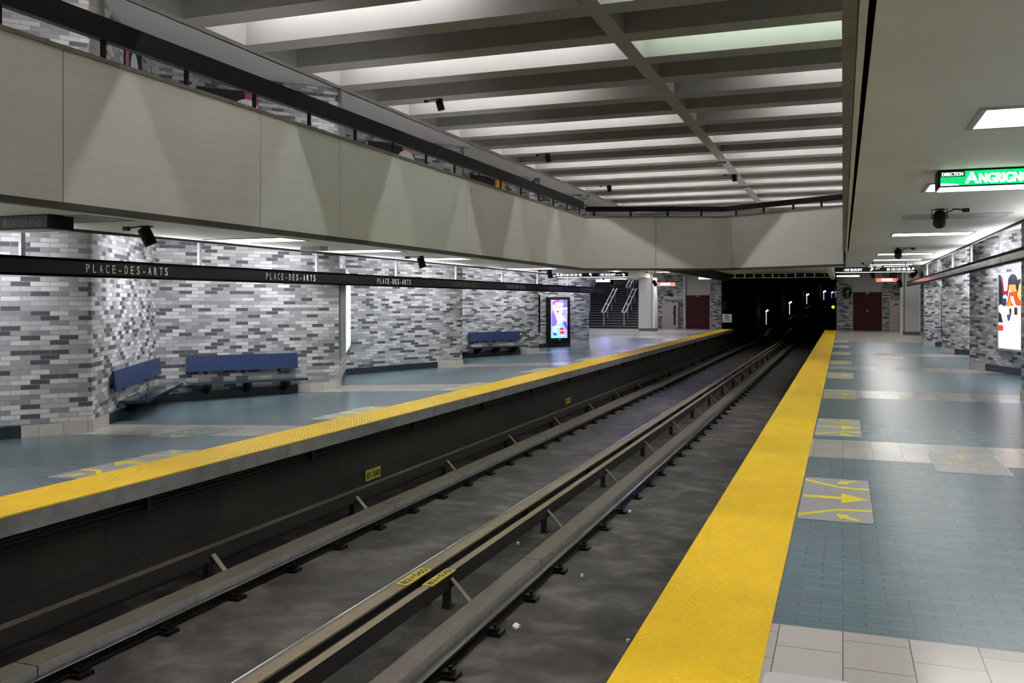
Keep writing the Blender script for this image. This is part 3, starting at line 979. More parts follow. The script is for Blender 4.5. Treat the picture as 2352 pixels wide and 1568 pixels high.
# scraps on the bed
def scrap(u, v, s, label, seed):
    p = at_z(u, v, BED)
    rr = random.Random(seed)
    mb = MB(); n = 9
    pts = [(p.x + s * (0.6 + 0.5 * rr.random()) * cos(2 * pi * k / n), p.y + s * 1.8 * (0.5 + 0.6 * rr.random()) * sin(2 * pi * k / n)) for k in range(n)]
    i = len(mb.v)
    mb.v += [(x, y, BED + 0.012 + 0.025 * rr.random()) for x, y in pts] + [(p.x, p.y, BED + 0.03)]
    for k in range(n): mb.f.append((i + k, i + (k + 1) % n, i + n)); mb.m.append(0)
    mb.v += [(x, y, BED + 0.002) for x, y in pts]
    for k in range(n):
        j = (k + 1) % n
        mb.f.append((i + k, i + n + 1 + k, i + n + 1 + j, i + j)); mb.m.append(0)
    tag(mb.build('paper_scrap', 'white'), label, 'litter', 'scraps of litter on the track bed')
scrap(1187, 1441, 0.035, 'largest white paper scrap, beside the rail near the yellow edge', 1)
scrap(1443, 1474, 0.018, 'small white scrap close under the yellow strip edge', 2)
scrap(1337, 1324, 0.014, 'tiny white scrap right of the rail, mid track', 3)
scrap(1190, 1250, 0.02, 'crumpled white scrap between the guide bars and the wide roll beam', 4)
scrap(1446, 1177, 0.02, 'pale flattened scrap beside a rail clip farther along the track', 5)

# ================================================================== RAILINGS OF THE UPPER LEVEL
def railing(name, p, q, z0, zb, zt, posts, label, th=0.09):
    p, q = Vector(p), Vector(q); d = q - p; L = d.length; d.normalize(); n = Vector((-d.y, d.x, 0))
    t = thing(name, label, 'railing', (p.x, p.y, z0), 'black railings on the balconies')
    MB().obox(p, d, n, Z, 0, L, 0, th, zb, zt).build('handrail_beam', 'black_metal', t)
    for s in posts:
        MB().obox(p, d, n, Z, s - 0.03, s + 0.03, th / 2 - 0.012, th / 2 + 0.012, z0, zb).build('post', 'black_metal', t)
zb_, zt_ = 4.36, 4.60
us = (10, 250, 440, 595, 720, 825, 912, 987, 1052, 1108, 1157, 1203, 1243, 1277, 1308, 1337)
posts = [y_at(u) - YB for u in us]
railing('balcony_railing', (BAL_L - 0.03, YB, 0), (BAL_L - 0.03, 26.0, 0), ZP1 + 0.045, zb_, zt_, [posts[0] - 1.3, posts[0] - 2.6] + posts, 'long black box railing on posts along the far platform balcony')
railing('balcony_railing', CORN + Vector((0, 0.05, 0)), KINK + Vector((0, 0.05, 0)), ZP1 + 0.045, zb_ - 0.06, zb_ + 0.09, [0.25, 1.35, 2.45, 3.45], 'black railing on the left half of the end balcony', 0.06)
railing('balcony_railing', KINK + Vector((0, 0.05, 0)), RCORN + Vector((0, 0.05, 0)), ZP1 + 0.045, zb_ - 0.06, zb_ + 0.09, [0.4, 1.4, 2.4, 3.3], 'black railing on the right half of the end balcony', 0.06)

# unseen strip lights added behind the railing beam to brighten upper walls and soffit
for j in range(8):
    ya, yb = YB + 1.0 + j * 3.5, YB + 1.0 + j * 3.5 + 2.6
    if yb > 25.6: continue
    xx = BAL_L - 0.03 - 0.09
    t = thing('strip_light', f'added unseen strip light on the back of the long balcony railing, {ORD[j]} section', 'strip light', (xx, ya, zb_), 'added strip lights behind the balcony railing')
    MB().box(xx - 0.05, xx, ya, yb, zb_ + 0.03, zb_ + 0.14).build('fitting', 'white', t)
    MB().box(xx - 0.075, xx - 0.05, ya + 0.05, yb - 0.05, zb_ + 0.07, zb_ + 0.1).build('tube', 'tube_upper_added', t)

# ---- posters on the upper walls
def wall_frame(p, q):
    o, d, n, L = leg(p, q)
    return o, d, n, L
def hit(u, v, o, n, off=0.0):
    r = Vector(ray(u, v)); e = Vector((0, 0, EYE))
    k = (Vector(o) + n * off - e).dot(n) / r.dot(n)
    return e + r * k
def poster(p, q, u0, u1, vt, cols, label, stripe):
    o, d, n, L = wall_frame(p, q)
    zt = hit((u0 + u1) / 2, vt, o, n).z
    a = (hit(u0, 200, o, n) - o).dot(d); b = (hit(u1, 200, o, n) - o).dot(d)
    a, b = max(0.1, min(a, b)), min(L - 0.1, max(a, b))
    t = thing('wall_poster', label, 'poster', o + d * a + n * 0.02 + Z * (zt - 1.4), 'posters on the upper brick walls')
    MB().obox(o, d, n, Z, a, b, 0.0, 0.03, zt - 1.5, zt, 0).build('board', 'black', t)
    w = b - a
    MB().obox(o, d, n, Z, a + w * stripe[0], a + w * stripe[1], 0.03, 0.034, zt - 1.5, zt, 0).build('colour_strip', cols[0], t)
    if cols[1]:
        mb = MB(); c = o + d * (a + w * stripe[2]) + n * 0.038 + Z * (zt - 0.42)
        mb.disc(c, d, Z, 0.27, 24); mb.build('round_motif', cols[1], t)
M['magenta'] = mat('magenta_print', '#a34182', 0.5)
M['salmon'] = mat('salmon_print', '#d2604a', 0.5)
M['amber'] = mat('amber_print', '#dfae3a', 0.5)
M['paleblue'] = mat('pale_print', '#c7d3de', 0.5)
poster((A.x, A.y), (B.x, B.y), 284, 322, 100, ('magenta', 'paleblue'), 'black poster with a thin magenta strip on the first turning face of the upper wall', (0.0, 0.18, 0.5))
poster((B.x, B.y), (C.x, C.y), 450, 592, 206, ('magenta', 'white'), 'black poster with magenta edge and white round motif above the near benches', (0.78, 1.0, 0.8))
poster((D.x, D.y), (E.x, E.y), 845, 946, 329, ('salmon', 'paleblue'), 'black poster with a salmon block and pale round motif on the upper wall', (0.78, 1.0, 0.84))
poster(LW[10], (G.x, G.y), 1080, 1158, 405, ('amber', None), 'black poster with an amber block on the upper wall farther along', (0.72, 1.0, 0))

# ================================================================== SPOTLIGHTS
def spot(p, aim, label, group, side_=-1, size=1.0, drop=0.0):
    """cylindrical spot on a yoke with a cable loop; p on the ceiling"""
    p = Vector(p); aim = Vector(aim).normalized()
    t = thing('spotlight', label, 'spotlight', p, group)
    c = p - Z * (0.13 * size + drop)
    side = aim.cross(Z).normalized() if abs(aim.z) < 0.98 else X
    r, L = 0.078 * size, 0.23 * size
    yk = MB()
    yk.box(p.x - 0.05 * size, p.x + 0.05 * size, p.y - 0.05 * size, p.y + 0.05 * size, p.z - 0.015, p.z)
    if drop: yk.tube([p, p - Z * drop], 0.014, 8)
    top = p - Z * (drop + 0.012)
    for s in (-1, 1):
        yk.tube([top, top + side * s * (r + 0.015), c + side * s * (r + 0.015)], 0.008, 6)
    yk.build('yoke', 'black_metal', t)
    cn = MB()
    cn.tube([c - aim * L * 0.5, c - aim * L * 0.42, c + aim * L * 0.5, c + aim * L * 0.5, c + aim * L * 0.46], [r * 0.75, r, r, r * 0.88, r * 0.86], 20)
    cn.build('can', 'black_metal', t, smooth=True)
    MB().disc(c + aim * (L * 0.462), side, side.cross(aim), r * 0.6, 16).build('lens', 'off_panel', t)
    cbl = []
    s0 = c - aim * L * 0.5
    e0 = p + X * side_ * 0.32 * size - Z * 0.03
    for k in range(13):
        f = k / 12.0
        q = s0.lerp(e0, f) + Z * (0.05 * sin(pi * f) * size) + side * (0.06 * size * sin(2 * pi * f))
        q.z = min(q.z, p.z - 0.012)
        cbl.append(q)
    MB().tube(cbl, 0.009 * size, 6).build('cable', 'black', t)
    MB().box(e0.x - 0.05 * size, e0.x + 0.03 * size, e0.y - 0.025, e0.y + 0.025, p.z - 0.05 * size, p.z).build('plug', 'black', t)
GS = 'black spotlights on ceilings'
spot(at_z(338, 519, SOF_L), (0.35, 0.25, -0.9), 'black spotlight on the far platform soffit nearest the camera, beside the dull direction sign', GS)
spot(at_z(968, 588, SOF_L), (0.2, 0.2, -0.95), 'black spotlight on the far platform soffit in front of a lit panel', GS)
spot(at_z(1263, 620, SOF_L), (0.2, 0.2, -0.95), 'black spotlight on the far platform soffit by the far street sign', GS)
spot(at_z(2158, 480, SOF_R), (0.05, 0.9, -0.42), 'black spotlight facing away under the near platform soffit, below the green sign', GS, 1, size=1.1)
spot(at_z(2063, 569, SOF_R), (0.05, 0.9, -0.42), 'black spotlight under the near platform soffit, second from the camera', GS, 1, size=1.1)
spot(at_z(2005, 603, SOF_R), (0.2, 0.6, -0.8), 'black spotlight hanging on a stem before the near street sign', GS, drop=0.26)
spot(at_z(2029, 611, SOF_R), (0.1, 0.9, -0.4), 'small black spotlight in front of the bus numbers on the near street sign', GS, size=0.9)
def on_beam(u, v):
    p = at_z(u, v, TOP)
    k = round((p.y - BT0 - BW / 2) / BSP)
    p.y = BT0 + BW / 2 + BSP * k
    return p
spot(on_beam(1000, 222), (0.2, 0.25, -1), 'black spotlight on the coffered ceiling, largest and nearest of the row', GS)
spot(on_beam(1262, 355), (0.2, 0.25, -1), 'black spotlight on the coffered ceiling, second of the row', GS)
spot(on_beam(1405, 428), (0.1, 0.1, -1), 'black spotlight on the coffered ceiling, farthest of the row', GS)
spot(at_z(1687, 400, TOP), (0.1, 0.1, -1), 'black spotlight on the ceiling rib above the tracks', GS)
for u, v, lab in ((1657, 372, 'small dark junction box on the ceiling rib, nearer one'), (1712, 428, 'small grey junction box on the ceiling rib, farther one')):
    p = at_z(u, v, TOP)
    tag(MB().box(p.x - 0.14, p.x + 0.14, p.y - 0.1, p.y + 0.1, TOP - 0.06, TOP).build('junction_box', 'grey'), lab, 'junction box')

# ================================================================== STATION NAME BANDS
def name_band(x, s, z0, z1, yend, posts, soff, texts, label, mats, tubes):
    """s = +1 faces +x (far platform), -1 faces -x (near platform)"""
    y0 = YB
    t = thing('station_name_band', label, 'station sign', (x, 0, z0), 'station name bands')
    th = 0.11
    mb = MB()
    e = 0.034 if s > 0 else 0.042
    mb.obox((x, 0, 0), X * -s, Y, Z, 0.006, th, y0, yend, z0, z1, 0)
    mb.obox((x, 0, 0), X * -s, Y, Z, -0.012, 0.02, y0, yend, z1 - e, z1, 1)
    mb.obox((x, 0, 0), X * -s, Y, Z, -0.012, 0.02, y0, yend, z0, z0 + e, 1)
    mb.build('housing', mats, t)
    for yy in posts:
        MB().obox((x - s * (th * 0.5), yy, 0), X, Y, Z, -0.022, 0.022, -0.03, 0.03, z1, soff + 0.02).build('hanger_post', 'post_metal', t)
    for (ya, yb, m) in texts:
        mb = MB()
        w_ = abs(yb - ya)
        add_text(mb, 'PLACE-DES-ARTS', (x + s * 0.001, ya, z0 + (z1 - z0) * 0.26), Y * s, Z, (z1 - z0) * 0.5, w_, spread=0.5, bold=0.0025)
        mb.build('lettering', m, t)
    for (ya, yb) in tubes:
        mb = MB()
        mb.obox((x - s * (th + 0.03), 0, 0), X, Y, Z, -0.02, 0.02, ya, yb, z1 - 0.05, z1 + 0.0)
        mb.build('tube', 'tube_cove', t)
    return t
BX = -9.53
zt = at_x(0, 584, BX).z; zb = at_x(0, 630, BX).z
yend = at_x(1386, 668, BX).y
pu = (58, 465, 733, 915, 1052, 1157, 1238, 1306)
txt = []
for ua, ub, m in ((196, 390, 'letters'), (610, 727, 'letters'), (866, 945, 'letters'), (1040, 1097, 'letters_dull'), (1165, 1207, 'letters'), (1260, 1293, 'letters'), (1334, 1363, 'letters')):
    txt.append((at_x(ua, 620, BX).y, at_x(ub, 620, BX).y, m))
t0 = txt[0]
# the wall bays between the piers each have their own tube behind the band
ridge = [3.2, A.y, C.y, E.y, G.y, I.y]
tubes = [(ridge[k] + 0.9, ridge[k + 1] - 0.9) for k in range(5)] + [(-2.5, 2.6)]
name_band(BX, 1, zb, zt, yend, [at_x(u, 560, BX).y for u in pu] + [4.2, 1.0, -2.2], SOF_L, txt,
          'long black station name band along the far platform wall, repeating PLACE-DES-ARTS', ['black_gloss', 'edge_black'], tubes)
BXR = 2.72
zt = at_x(2352, 566, BXR).z; zb = at_x(2352, 597, BXR).z
yend = at_x(2083, 652, BXR).y
pr = (2290, 2225, 2183, 2150, 2126)
txt = []
ya, yb = at_x(2262, 604, BXR - 0.01).y, at_x(2296, 604, BXR - 0.01).y
sp = (ya - yb)
for k in range(-1, 3):
    txt.append((ya - k * 4.6, yb - k * 4.6, 'letters'))
ridge = [3.0, 9.8, R1.y, R2.y, R3.y, R4.y]
tubes = [(ridge[k] + 1.2, ridge[k + 1] - 1.2) for k in range(5)]
name_band(BXR, -1, zb, zt, yend, [at_x(u, 570, BXR).y for u in pr] + [12.0, 9.0, 6.0, 3.0], SOF_R, txt,
          'reflective grey station name band with black edges along the near platform wall', ['grey_metal', 'edge_black'], tubes)

# ================================================================== HANGING SIGNS
def box_sign(x0, x1, y0, y1, z0, z1, name, label, cat, face, under, zc=None, group=None):
    t = thing(name, label, cat, ((x0 + x1) / 2, (y0 + y1) / 2, z0), group)
    mb = MB()
    mb.box(x0, x1, y0, y1, z0 + 0.006, z1)
    mb.build('housing', 'black_metal', t)
    if face: MB().box(x0 + 0.02, x1 - 0.02, y0 - 0.006, y0, z0 + 0.02, z1 - 0.02).build('face', face, t)
    if under: MB().box(x0 + 0.02, x1 - 0.02, y0 + 0.015, y1 - 0.015, z0 - 0.004, z0 + 0.006).build('underlight', under, t)
    if zc and zc > z1:
        for f in (0.12, 0.88):
            xx = x0 + (x1 - x0) * f
            MB().tube([(xx, (y0 + y1) / 2, z1), (xx, (y0 + y1) / 2, zc)], 0.015, 8).build('hanger_post', 'black_metal', t)
    return t
def lettering(t, parts, mi_names):
    pass
# green direction sign of the near platform
p0 = at_z(2155, 394, SOF_R - 0.015)
gy = p0.y
gz0 = at_y(2155, 432, gy).z
t = box_sign(p0.x, p0.x + 1.95, gy, gy + 0.36, gz0, SOF_R, 'direction_sign', 'lit green hanging sign reading DIRECTION ANGRIGNON under the near soffit', 'sign', 'sign_green', 'sign_white')
xa = at_y(2218, 410, gy).x
h = SOF_R - gz0
mb = MB()
add_text(mb, 'A', (xa, gy - 0.008, gz0 + h * 0.2), X, Z, h * 0.64, 0.11, bold=0.006)
add_text(mb, 'NGRIGNON', (xa + 0.125, gy - 0.008, gz0 + h * 0.2), X, Z, h * 0.55, 0.52, bold=0.006)
mb.build('lettering', 'sign_white', t)
MB().box(p0.x + 0.02, p0.x + 0.24, gy - 0.009, gy - 0.004, SOF_R - 0.075, SOF_R - 0.02).build('corner_plate', 'black', t)
mb = MB(); add_text(mb, 'DIRECTION', (p0.x + 0.035, gy - 0.0105, SOF_R - 0.066), X, Z, 0.036, 0.19, bold=0.0015); mb.build('lettering', 'sign_white', t)
mb = MB(); n = 14
arc = [Vector((p0.x + 0.02 + 0.17 * k / n, gy - 0.008, gz0 + 0.02 + 0.022 * sqrt(max(0, 1 - (k / n) ** 2)))) for k in range(n + 1)]
mb.poly([Vector((p0.x + 0.02, gy - 0.008, gz0 + 0.02))] + arc[::-1]); mb.build('white_arc', 'sign_white', t)
# dull direction sign of the far platform
p0 = at_z(113, 491, SOF_L)
by = p0.y; bz0 = at_y(113, 525, by).z
bx1 = p0.x
t = box_sign(-10.6, bx1, by, by + 0.33, bz0, SOF_L, 'direction_sign', 'dark unlit direction sign ending in BEAUGRAND on the far platform soffit', 'sign', None, None)
M['brown_black'] = mat('unlit_sign_face', '#211a17', 0.35)
MB().box(-10.58, bx1 - 0.02, by - 0.006, by, bz0 + 0.015, SOF_L - 0.015).build('face', 'brown_black', t)
MB().box(-10.58, bx1 - 0.03, by + 0.02, by + 0.31, bz0 - 0.003, bz0 + 0.006).build('underside', 'frame_grey', t)
xa, xb = at_y(9, 508, by).x, at_y(98, 508, by).x
h = SOF_L - bz0
mb = MB()
wB = (xb - xa) / 9.2
add_text(mb, 'B', (xa, by - 0.009, bz0 + h * 0.22), X, Z, h * 0.56, wB * 1.05)
add_text(mb, 'EAUGRAND', (xa + wB * 1.3, by - 0.009, bz0 + h * 0.22), X, Z, h * 0.46, (xb - xa) - wB * 1.3)
add_text(mb, 'HONORE-', (xa - 0.86, by - 0.009, bz0 + h * 0.22), X, Z, h * 0.46, 0.8)
mb.build('lettering', 'letters_dull', t)

# black lit street signs
def street_sign(u0, u1, vt, vb, y, label, mirrored):
    a, b = at_y(u0, (vt + vb) / 2, y), at_y(u1, (vt + vb) / 2, y)
    z1, z0 = at_y((u0 + u1) / 2, vt, y).z, at_y((u0 + u1) / 2, vb, y).z
    t = box_sign(a.x, b.x, y, y + 0.3, z0, z1, 'street_sign', label, 'sign', 'black', 'sign_dim', None if mirrored else SOF_R)
    W = b.x - a.x; h = z1 - z0
    mb = MB()
    def put(s, f0, f1, hh=0.5, zz=0.25):
        add_text(mb, s, (a.x + W * f0, y - 0.009, z0 + h * zz), X, Z, h * hh, W * (f1 - f0), bold=0.005)
    def arrow(f, ang):
        c = Vector((a.x + W * f, y - 0.009, z0 + h * 0.5)); d = X * cos(ang) + Z * sin(ang); q = X * -sin(ang) + Z * cos(ang)
        r = h * 0.3
        mb.obox(c, d, q, Y, -r, r, -0.02, 0.02, -0.001, 0.001)
        for sg in (-1, 1):
            dd = (d * -0.7 + q * sg * 0.7)
            mb.obox(c + d * r, dd, dd.cross(Y), Y, 0, r * 0.95, -0.02, 0.02, -0.001, 0.001)
    def bus(f):
        mb.obox((a.x + W * f, y - 0.009, z0 + h * 0.24), X, Z, Y, 0, W * 0.038, 0, h * 0.52, -0.001, 0.001)
    if mirrored:
        arrow(0.025, pi * 0.75); bus(0.055)
        for k, (s, f) in enumerate((('15', 0.108), ('80', 0.15), ('125', 0.2), ('129', 0.262), ('435', 0.325))): put(s, f, f + (0.03 if len(s) == 2 else 0.045))
        arrow(0.5, pi * 0.75)
        mb.box(a.x + W * 0.622, a.x + W * 0.64, y - 0.01, y - 0.008, z0 + h * 0.43, z0 + h * 0.55)
        put('DE BLEURY', 0.645, 0.855)
        mb.box(a.x + W * 0.865, a.x + W * 0.93, y - 0.01, y - 0.008, z0 + h * 0.44, z0 + h * 0.5)
        arrow(0.962, -pi * 0.2)
    else:
        mb.box(a.x + W * 0.108, a.x + W * 0.126, y - 0.01, y - 0.008, z0 + h * 0.4, z0 + h * 0.52)
        put('DE BLEURY', 0.132, 0.345)
        arrow(0.46, pi * 0.25)
        mb.box(a.x + W * 0.50, a.x + W * 0.56, y - 0.01, y - 0.008, z0 + h * 0.6, z0 + h * 0.68)
        for k, (s, f) in enumerate((('80', 0.65), ('125', 0.705), ('129', 0.77), ('435', 0.832))): put(s, f, f + (0.035 if len(s) == 2 else 0.05))
        bus(0.898); arrow(0.965, pi * 0.25)
    mb.build('lettering', 'sign_dim', t)
street_sign(1278, 1438, 625.5, 636, 29.6, 'black lit sign with bus numbers left and DE BLEURY right, over the far platform', True)
street_sign(1918, 2103, 613, 624.5, 33.0, 'black lit sign with DE BLEURY left and bus numbers right, over the near platform', False)
def sortie(u0, u1, vt, vb, y, label):
    a, b = at_y(u0, vt, y), at_y(u1, vb, y)
    t = box_sign(a.x, b.x, y, y + 0.25, b.z, a.z, 'exit_sign', label, 'exit sign', 'sign_red', 'sign_dim', FARC)
    W = b.x - a.x; h = a.z - b.z
    mb = MB(); add_text(mb, 'SORTIE', (a.x + W * 0.27, y - 0.009, b.z + h * 0.22), X, Z, h * 0.58, W * 0.46, bold=0.006)
    mb.build('lettering', 'sign_white', t)
sortie(1504, 1552, 648, 656, 49.0, 'red lit SORTIE sign beside the white column near the stair')
sortie(2011, 2064, 638, 646, 46.0, 'red lit SORTIE sign over the near platform in front of its maroon door')
M['lit_blue'] = emit('bluish_lit_box', (0.82, 0.86, 1.0), 4.0)
for u0, u1, vt, vb, y, lab in ((1604, 1652, 633.5, 641.5, 51.0, 'bluish white light box hanging before the left brick pier of the tunnel mouth'),
                               (1921, 1975, 631.5, 636, 49.0, 'bluish white light box above the right brick pier of the tunnel mouth')):
    a, b = at_y(u0, vt, y), at_y(u1, vb, y)
    t = box_sign(a.x, b.x, y, y + 0.2, b.z, a.z, 'light_box', lab, 'light box', 'lit_blue', None, FARC)

# ================================================================== BENCHES
def bench(p, q, s0, s1, b0, b1, zf0, zf1, label, nbr, seat_ext=0.0):
    """seat from s0 to s1, backrest from b0 to b1 along the wall leg p->q"""
    o, d, n, L = leg(p, q)
    zf = lambda s: flz((o + d * s).x, (o + d * s).y)
    zseat = (zf(s0) + zf(s1)) / 2 + 0.345
    t = thing('wall_bench', label, 'bench', o + d * ((s0 + s1) / 2) + n * 0.02 + Z * (zseat - 0.3), 'wall benches of the far platform')
    st = MB().obox(o, d, n, Z, s0, s1, 0.06, 0.47, zseat - 0.045, zseat)
    st.build('seat', 'bench_seat', t)
    # leaning backrest panel
    lean = (Z * 1.0 - n * 0.12).normalized()
    nn = (n + Z * 0.12).normalized()
    MB().obox(o + n * 0.075 + Z * (zseat + 0.17), d, nn, lean, b0, b1, 0, 0.035, 0, 0.30).build('backrest', 'bench_blue', t)
    for k in range(nbr):
        s = b0 + (b1 - b0) * (k + 0.5) / nbr
        MB().obox(o + Z * (zseat + 0.1), d, n, Z, s - 0.03, s + 0.03, 0.0, 0.035, 0.02, 0.33).build('back_support', 'black', t)
        s = s0 + (s1 - s0) * (k + 0.5) / nbr
        mb = MB()
        i = len(mb.v)
        prof = [(0.0, -0.25), (0.1, -0.25), (0.40, -0.1), (0.40, -0.046), (0.0, -0.046)]
        mb.extrude(prof, o + Z * zseat, n, Z, d, s - 0.035, s + 0.035)
        mb.build('seat_support', 'black', t)
    return t
def s_on(u, v, p, q, off=0.0):
    o, d, n, L = leg(p, q)
    return (hit(u, v, o, n, off) - o).dot(d)
a_, b_, c_ = (A.x, A.y), (B.x, B.y), (C.x, C.y)
LB = leg(b_, c_)[3]
bench(b_, c_, 0.5, s_on(708, 864, b_, c_, 0.47), s_on(430, 840, b_, c_, 0.1), s_on(684, 830, b_, c_, 0.1), 0, 0, 'long blue-backed wall bench on the brick wall, nearest long one', 3)
LA = leg(a_, b_)[3]
bench(a_, b_, s_on(272, 918, a_, b_, 0.06), LA - 0.05, s_on(266, 870, a_, b_, 0.1), LA - 0.12, 0, 0, 'short blue-backed wall bench turned inward, at the corner with the long near bench', 2)
f_, g_ = LW[10], (G.x, G.y)
LF = leg(f_, g_)[3]
bench(f_, g_, 0.5, s_on(1213, 792, f_, g_, 0.47), s_on(1078, 775, f_, g_, 0.1), s_on(1195, 772, f_, g_, 0.1), 0, 0, 'far long blue-backed wall bench, before the ad screen', 3)
e_ = (E.x, E.y)
LE = leg(e_, f_)[3]
bench(e_, f_, LE * 0.45, LE - 0.05, LE * 0.45, LE - 0.12, 0, 0, 'far short wall bench mostly hidden behind the brick pier', 2)

# ================================================================== ADVERTISING
def art(name, o, ex, ey, polys, parent, strength, prefix):
    """flat printed artwork: list of (colour, outline in 0..1 units); ex, ey span the picture"""
    o, ex, ey = Vector(o), Vector(ex), Vector(ey); n = ex.cross(ey).normalized()
    cols = []; mb = MB()
    for k, (c, pts) in enumerate(polys):
        if c not in cols: cols.append(c)
        mb.poly([o + ex * x + ey * y + n * (0.0006 * k) for x, y in pts], cols.index(c))
    ms = []
    for c in cols:
        key = prefix + c
        if key not in M: M[key] = emit('screen_colour', tuple(hx(c)[:3]), strength)
        ms.append(key)
    return mb.build(name, ms, parent)
def ell(cx, cy, rx, ry, n=20, a0=0, a1=2 * pi):
    return [(cx + rx * cos(a0 + (a1 - a0) * k / n), cy + ry * sin(a0 + (a1 - a0) * k / n)) for k in range(n)]
# digital screen on the far platform
h_, i_ = LW[12], (I.x, I.y)
o, d, n, L = leg(h_, i_)
off = 0.3
P = lambda u, v: hit(u, v, o, n, off)
pa, pb = P(1261, 683), P(1309.5, 683)
s0, s1 = (pa - o).dot(d), (pb - o).dot(d)
zt_, zb_ = P(1285, 682).z, P(1285, 789).z
t = thing('advertising_screen', 'tall black digital screen showing a purple portrait, on the brick pier past the far bench', 'screen', o + d * s0 + Z * zb_)
MB().obox(o, d, n, Z, s0, s1, 0.02, off, zb_, zt_).build('housing', 'black_metal', t)
fa = (P(1265.5, 700) - o).dot(d); fb = (P(1303, 700) - o).dot(d)
ft, fb_z = P(1284, 688.5).z, P(1284, 776).z
O = o + d * fa + n * (off + 0.004) + Z * fb_z
EX, EY = d * (fb - fa), Z * (ft - fb_z)
ART = [('#a9a2f2', [(0, 0), (1, 0), (1, 1), (0, 1)]),
       ('#7fd6d8', [(0, 0), (0.68, 0), (0.62, 0.2), (0.8, 0.36), (0.66, 0.46), (0.3, 0.3), (0, 0.32)]),
       ('#5a62f0', [(0.72, 0.8), (1, 0.8), (1, 1), (0.72, 1)]),
       ('#f4f0ff', [(0.62, 0.74), (1, 0.76), (1, 0.8), (0.66, 0.79)]),
       ('#9d8cf0', ell(0.83, 0.67, 0.2, 0.09)),
       ('#7a62ea', [(0.04, 0.3), (0.35, 0.34), (0.4, 0.55), (0.22, 0.68), (0.1, 0.74), (0.04, 0.6)]),
       ('#d9c8fa', ell(0.43, 0.76, 0.28, 0.2, 28)),
       ('#cbb8f4', [(0.2, 0.68), (0.6, 0.68), (0.56, 0.52), (0.46, 0.42), (0.34, 0.46)]),
       ('#8a4ff0', ell(0.42, 0.91, 0.34, 0.09, 24, 0, pi) + [(0.08, 0.91), (0.08, 0.88), (0.76, 0.88)]),
       ('#f6efd8', [(0.2, 0.91), (0.4, 0.935), (0.62, 0.94), (0.76, 0.9), (0.78, 0.87), (0.5, 0.88)]),
       ('#6f57d8', [(0.24, 0.835), (0.36, 0.84), (0.35, 0.815), (0.25, 0.82)]),
       ('#6f57d8', [(0.48, 0.84), (0.62, 0.835), (0.6, 0.815), (0.48, 0.815)]),
       ('#b79cf0', [(0.4, 0.82), (0.44, 0.82), (0.47, 0.745), (0.38, 0.745)]),
       ('#5b34b8', [(0.31, 0.7), (0.4, 0.715), (0.5, 0.7), (0.46, 0.675), (0.38, 0.672)]),
       ('#f3f5f2', [(0.56, 0.6), (0.62, 0.6), (0.86, 0.48), (0.68, 0.46), (0.56, 0.38), (0.32, 0.37), (0.46, 0.46)]),
       ('#e8e8fa', [(0.2, 0.3), (0.3, 0.34), (0.54, 0.3), (0.5, 0.26), (0.36, 0.28)]),
       ('#c8bff4', [(0.1, 0.16), (0.36, 0.13), (0.42, 0.22), (0.26, 0.3), (0.12, 0.26)]),
       ('#5b3fd0', [(0.1, 0.15), (0.36, 0.12), (0.34, 0.07), (0.2, 0.06), (0.12, 0.1)]),
       ('#5f4be0', [(0.7, 0.4), (0.9, 0.44), (1, 0.3), (0.98, 0.2), (0.86, 0.28)]),
       ('#d3254c', ell(0.66, 0.19, 0.155, 0.083, 28)),
       ('#fff6f6', [(0.5, 0.175), (0.56, 0.205), (0.7, 0.2), (0.8, 0.215), (0.82, 0.195), (0.72, 0.18), (0.62, 0.182), (0.54, 0.165)]),
       ('#f7f7ff', [(0.44, 0.055), (0.88, 0.06), (0.88, 0.072), (0.44, 0.067)])]
art('screen', O, EX, EY, ART, t, 1.05, 'scr')
mb = MB(); add_text(mb, 'Coca-Cola', O + EX * 0.515 + EY * 0.17 + n * 0.016, d, Z, EY.length * 0.03, EX.length * 0.29, bold=0.002); mb.build('lettering', 'sign_red', t)
MB().obox(O, d, n, Z, EX.length * 0.46, EX.length * 0.58, 0, 0.004, -0.075, -0.045).build('maker_plate', 'white', t)
# light panel on the near platform, behind the name band
o, d, n, L = leg(on_line(R2, R2b, 4.3), (R2.x, R2.y))
n = n * -1
off = 0.1
P = lambda u, v: hit(u, v, o, n, off)
sa, sb = (P(2345.5, 720) - o).dot(d), (P(2291, 720) - o).dot(d)
zt_, zb_ = P(2318, 625).z, P(2318, 806).z
sa = sa - 0.05
t = thing('backlit_advert', 'backlit advert of two people on the near platform brick wall, under the grey name band', 'advert', o + d * sa + Z * zb_)
e = 0.05
mb = MB()
mb.obox(o, d, n, Z, sa, sb, 0.015, off - 0.02, zb_, zt_)
mb.obox(o, d, n, Z, sa, sa + e, off - 0.02, off + 0.01, zb_, zt_).obox(o, d, n, Z, sb - e, sb, off - 0.02, off + 0.01, zb_, zt_)
mb.obox(o, d, n, Z, sa + e, sb - e, off - 0.02, off + 0.01, zb_, zb_ + e).obox(o, d, n, Z, sa + e, sb - e, off - 0.02, off + 0.01, zt_ - e, zt_)
mb.build('frame', 'post_metal', t)
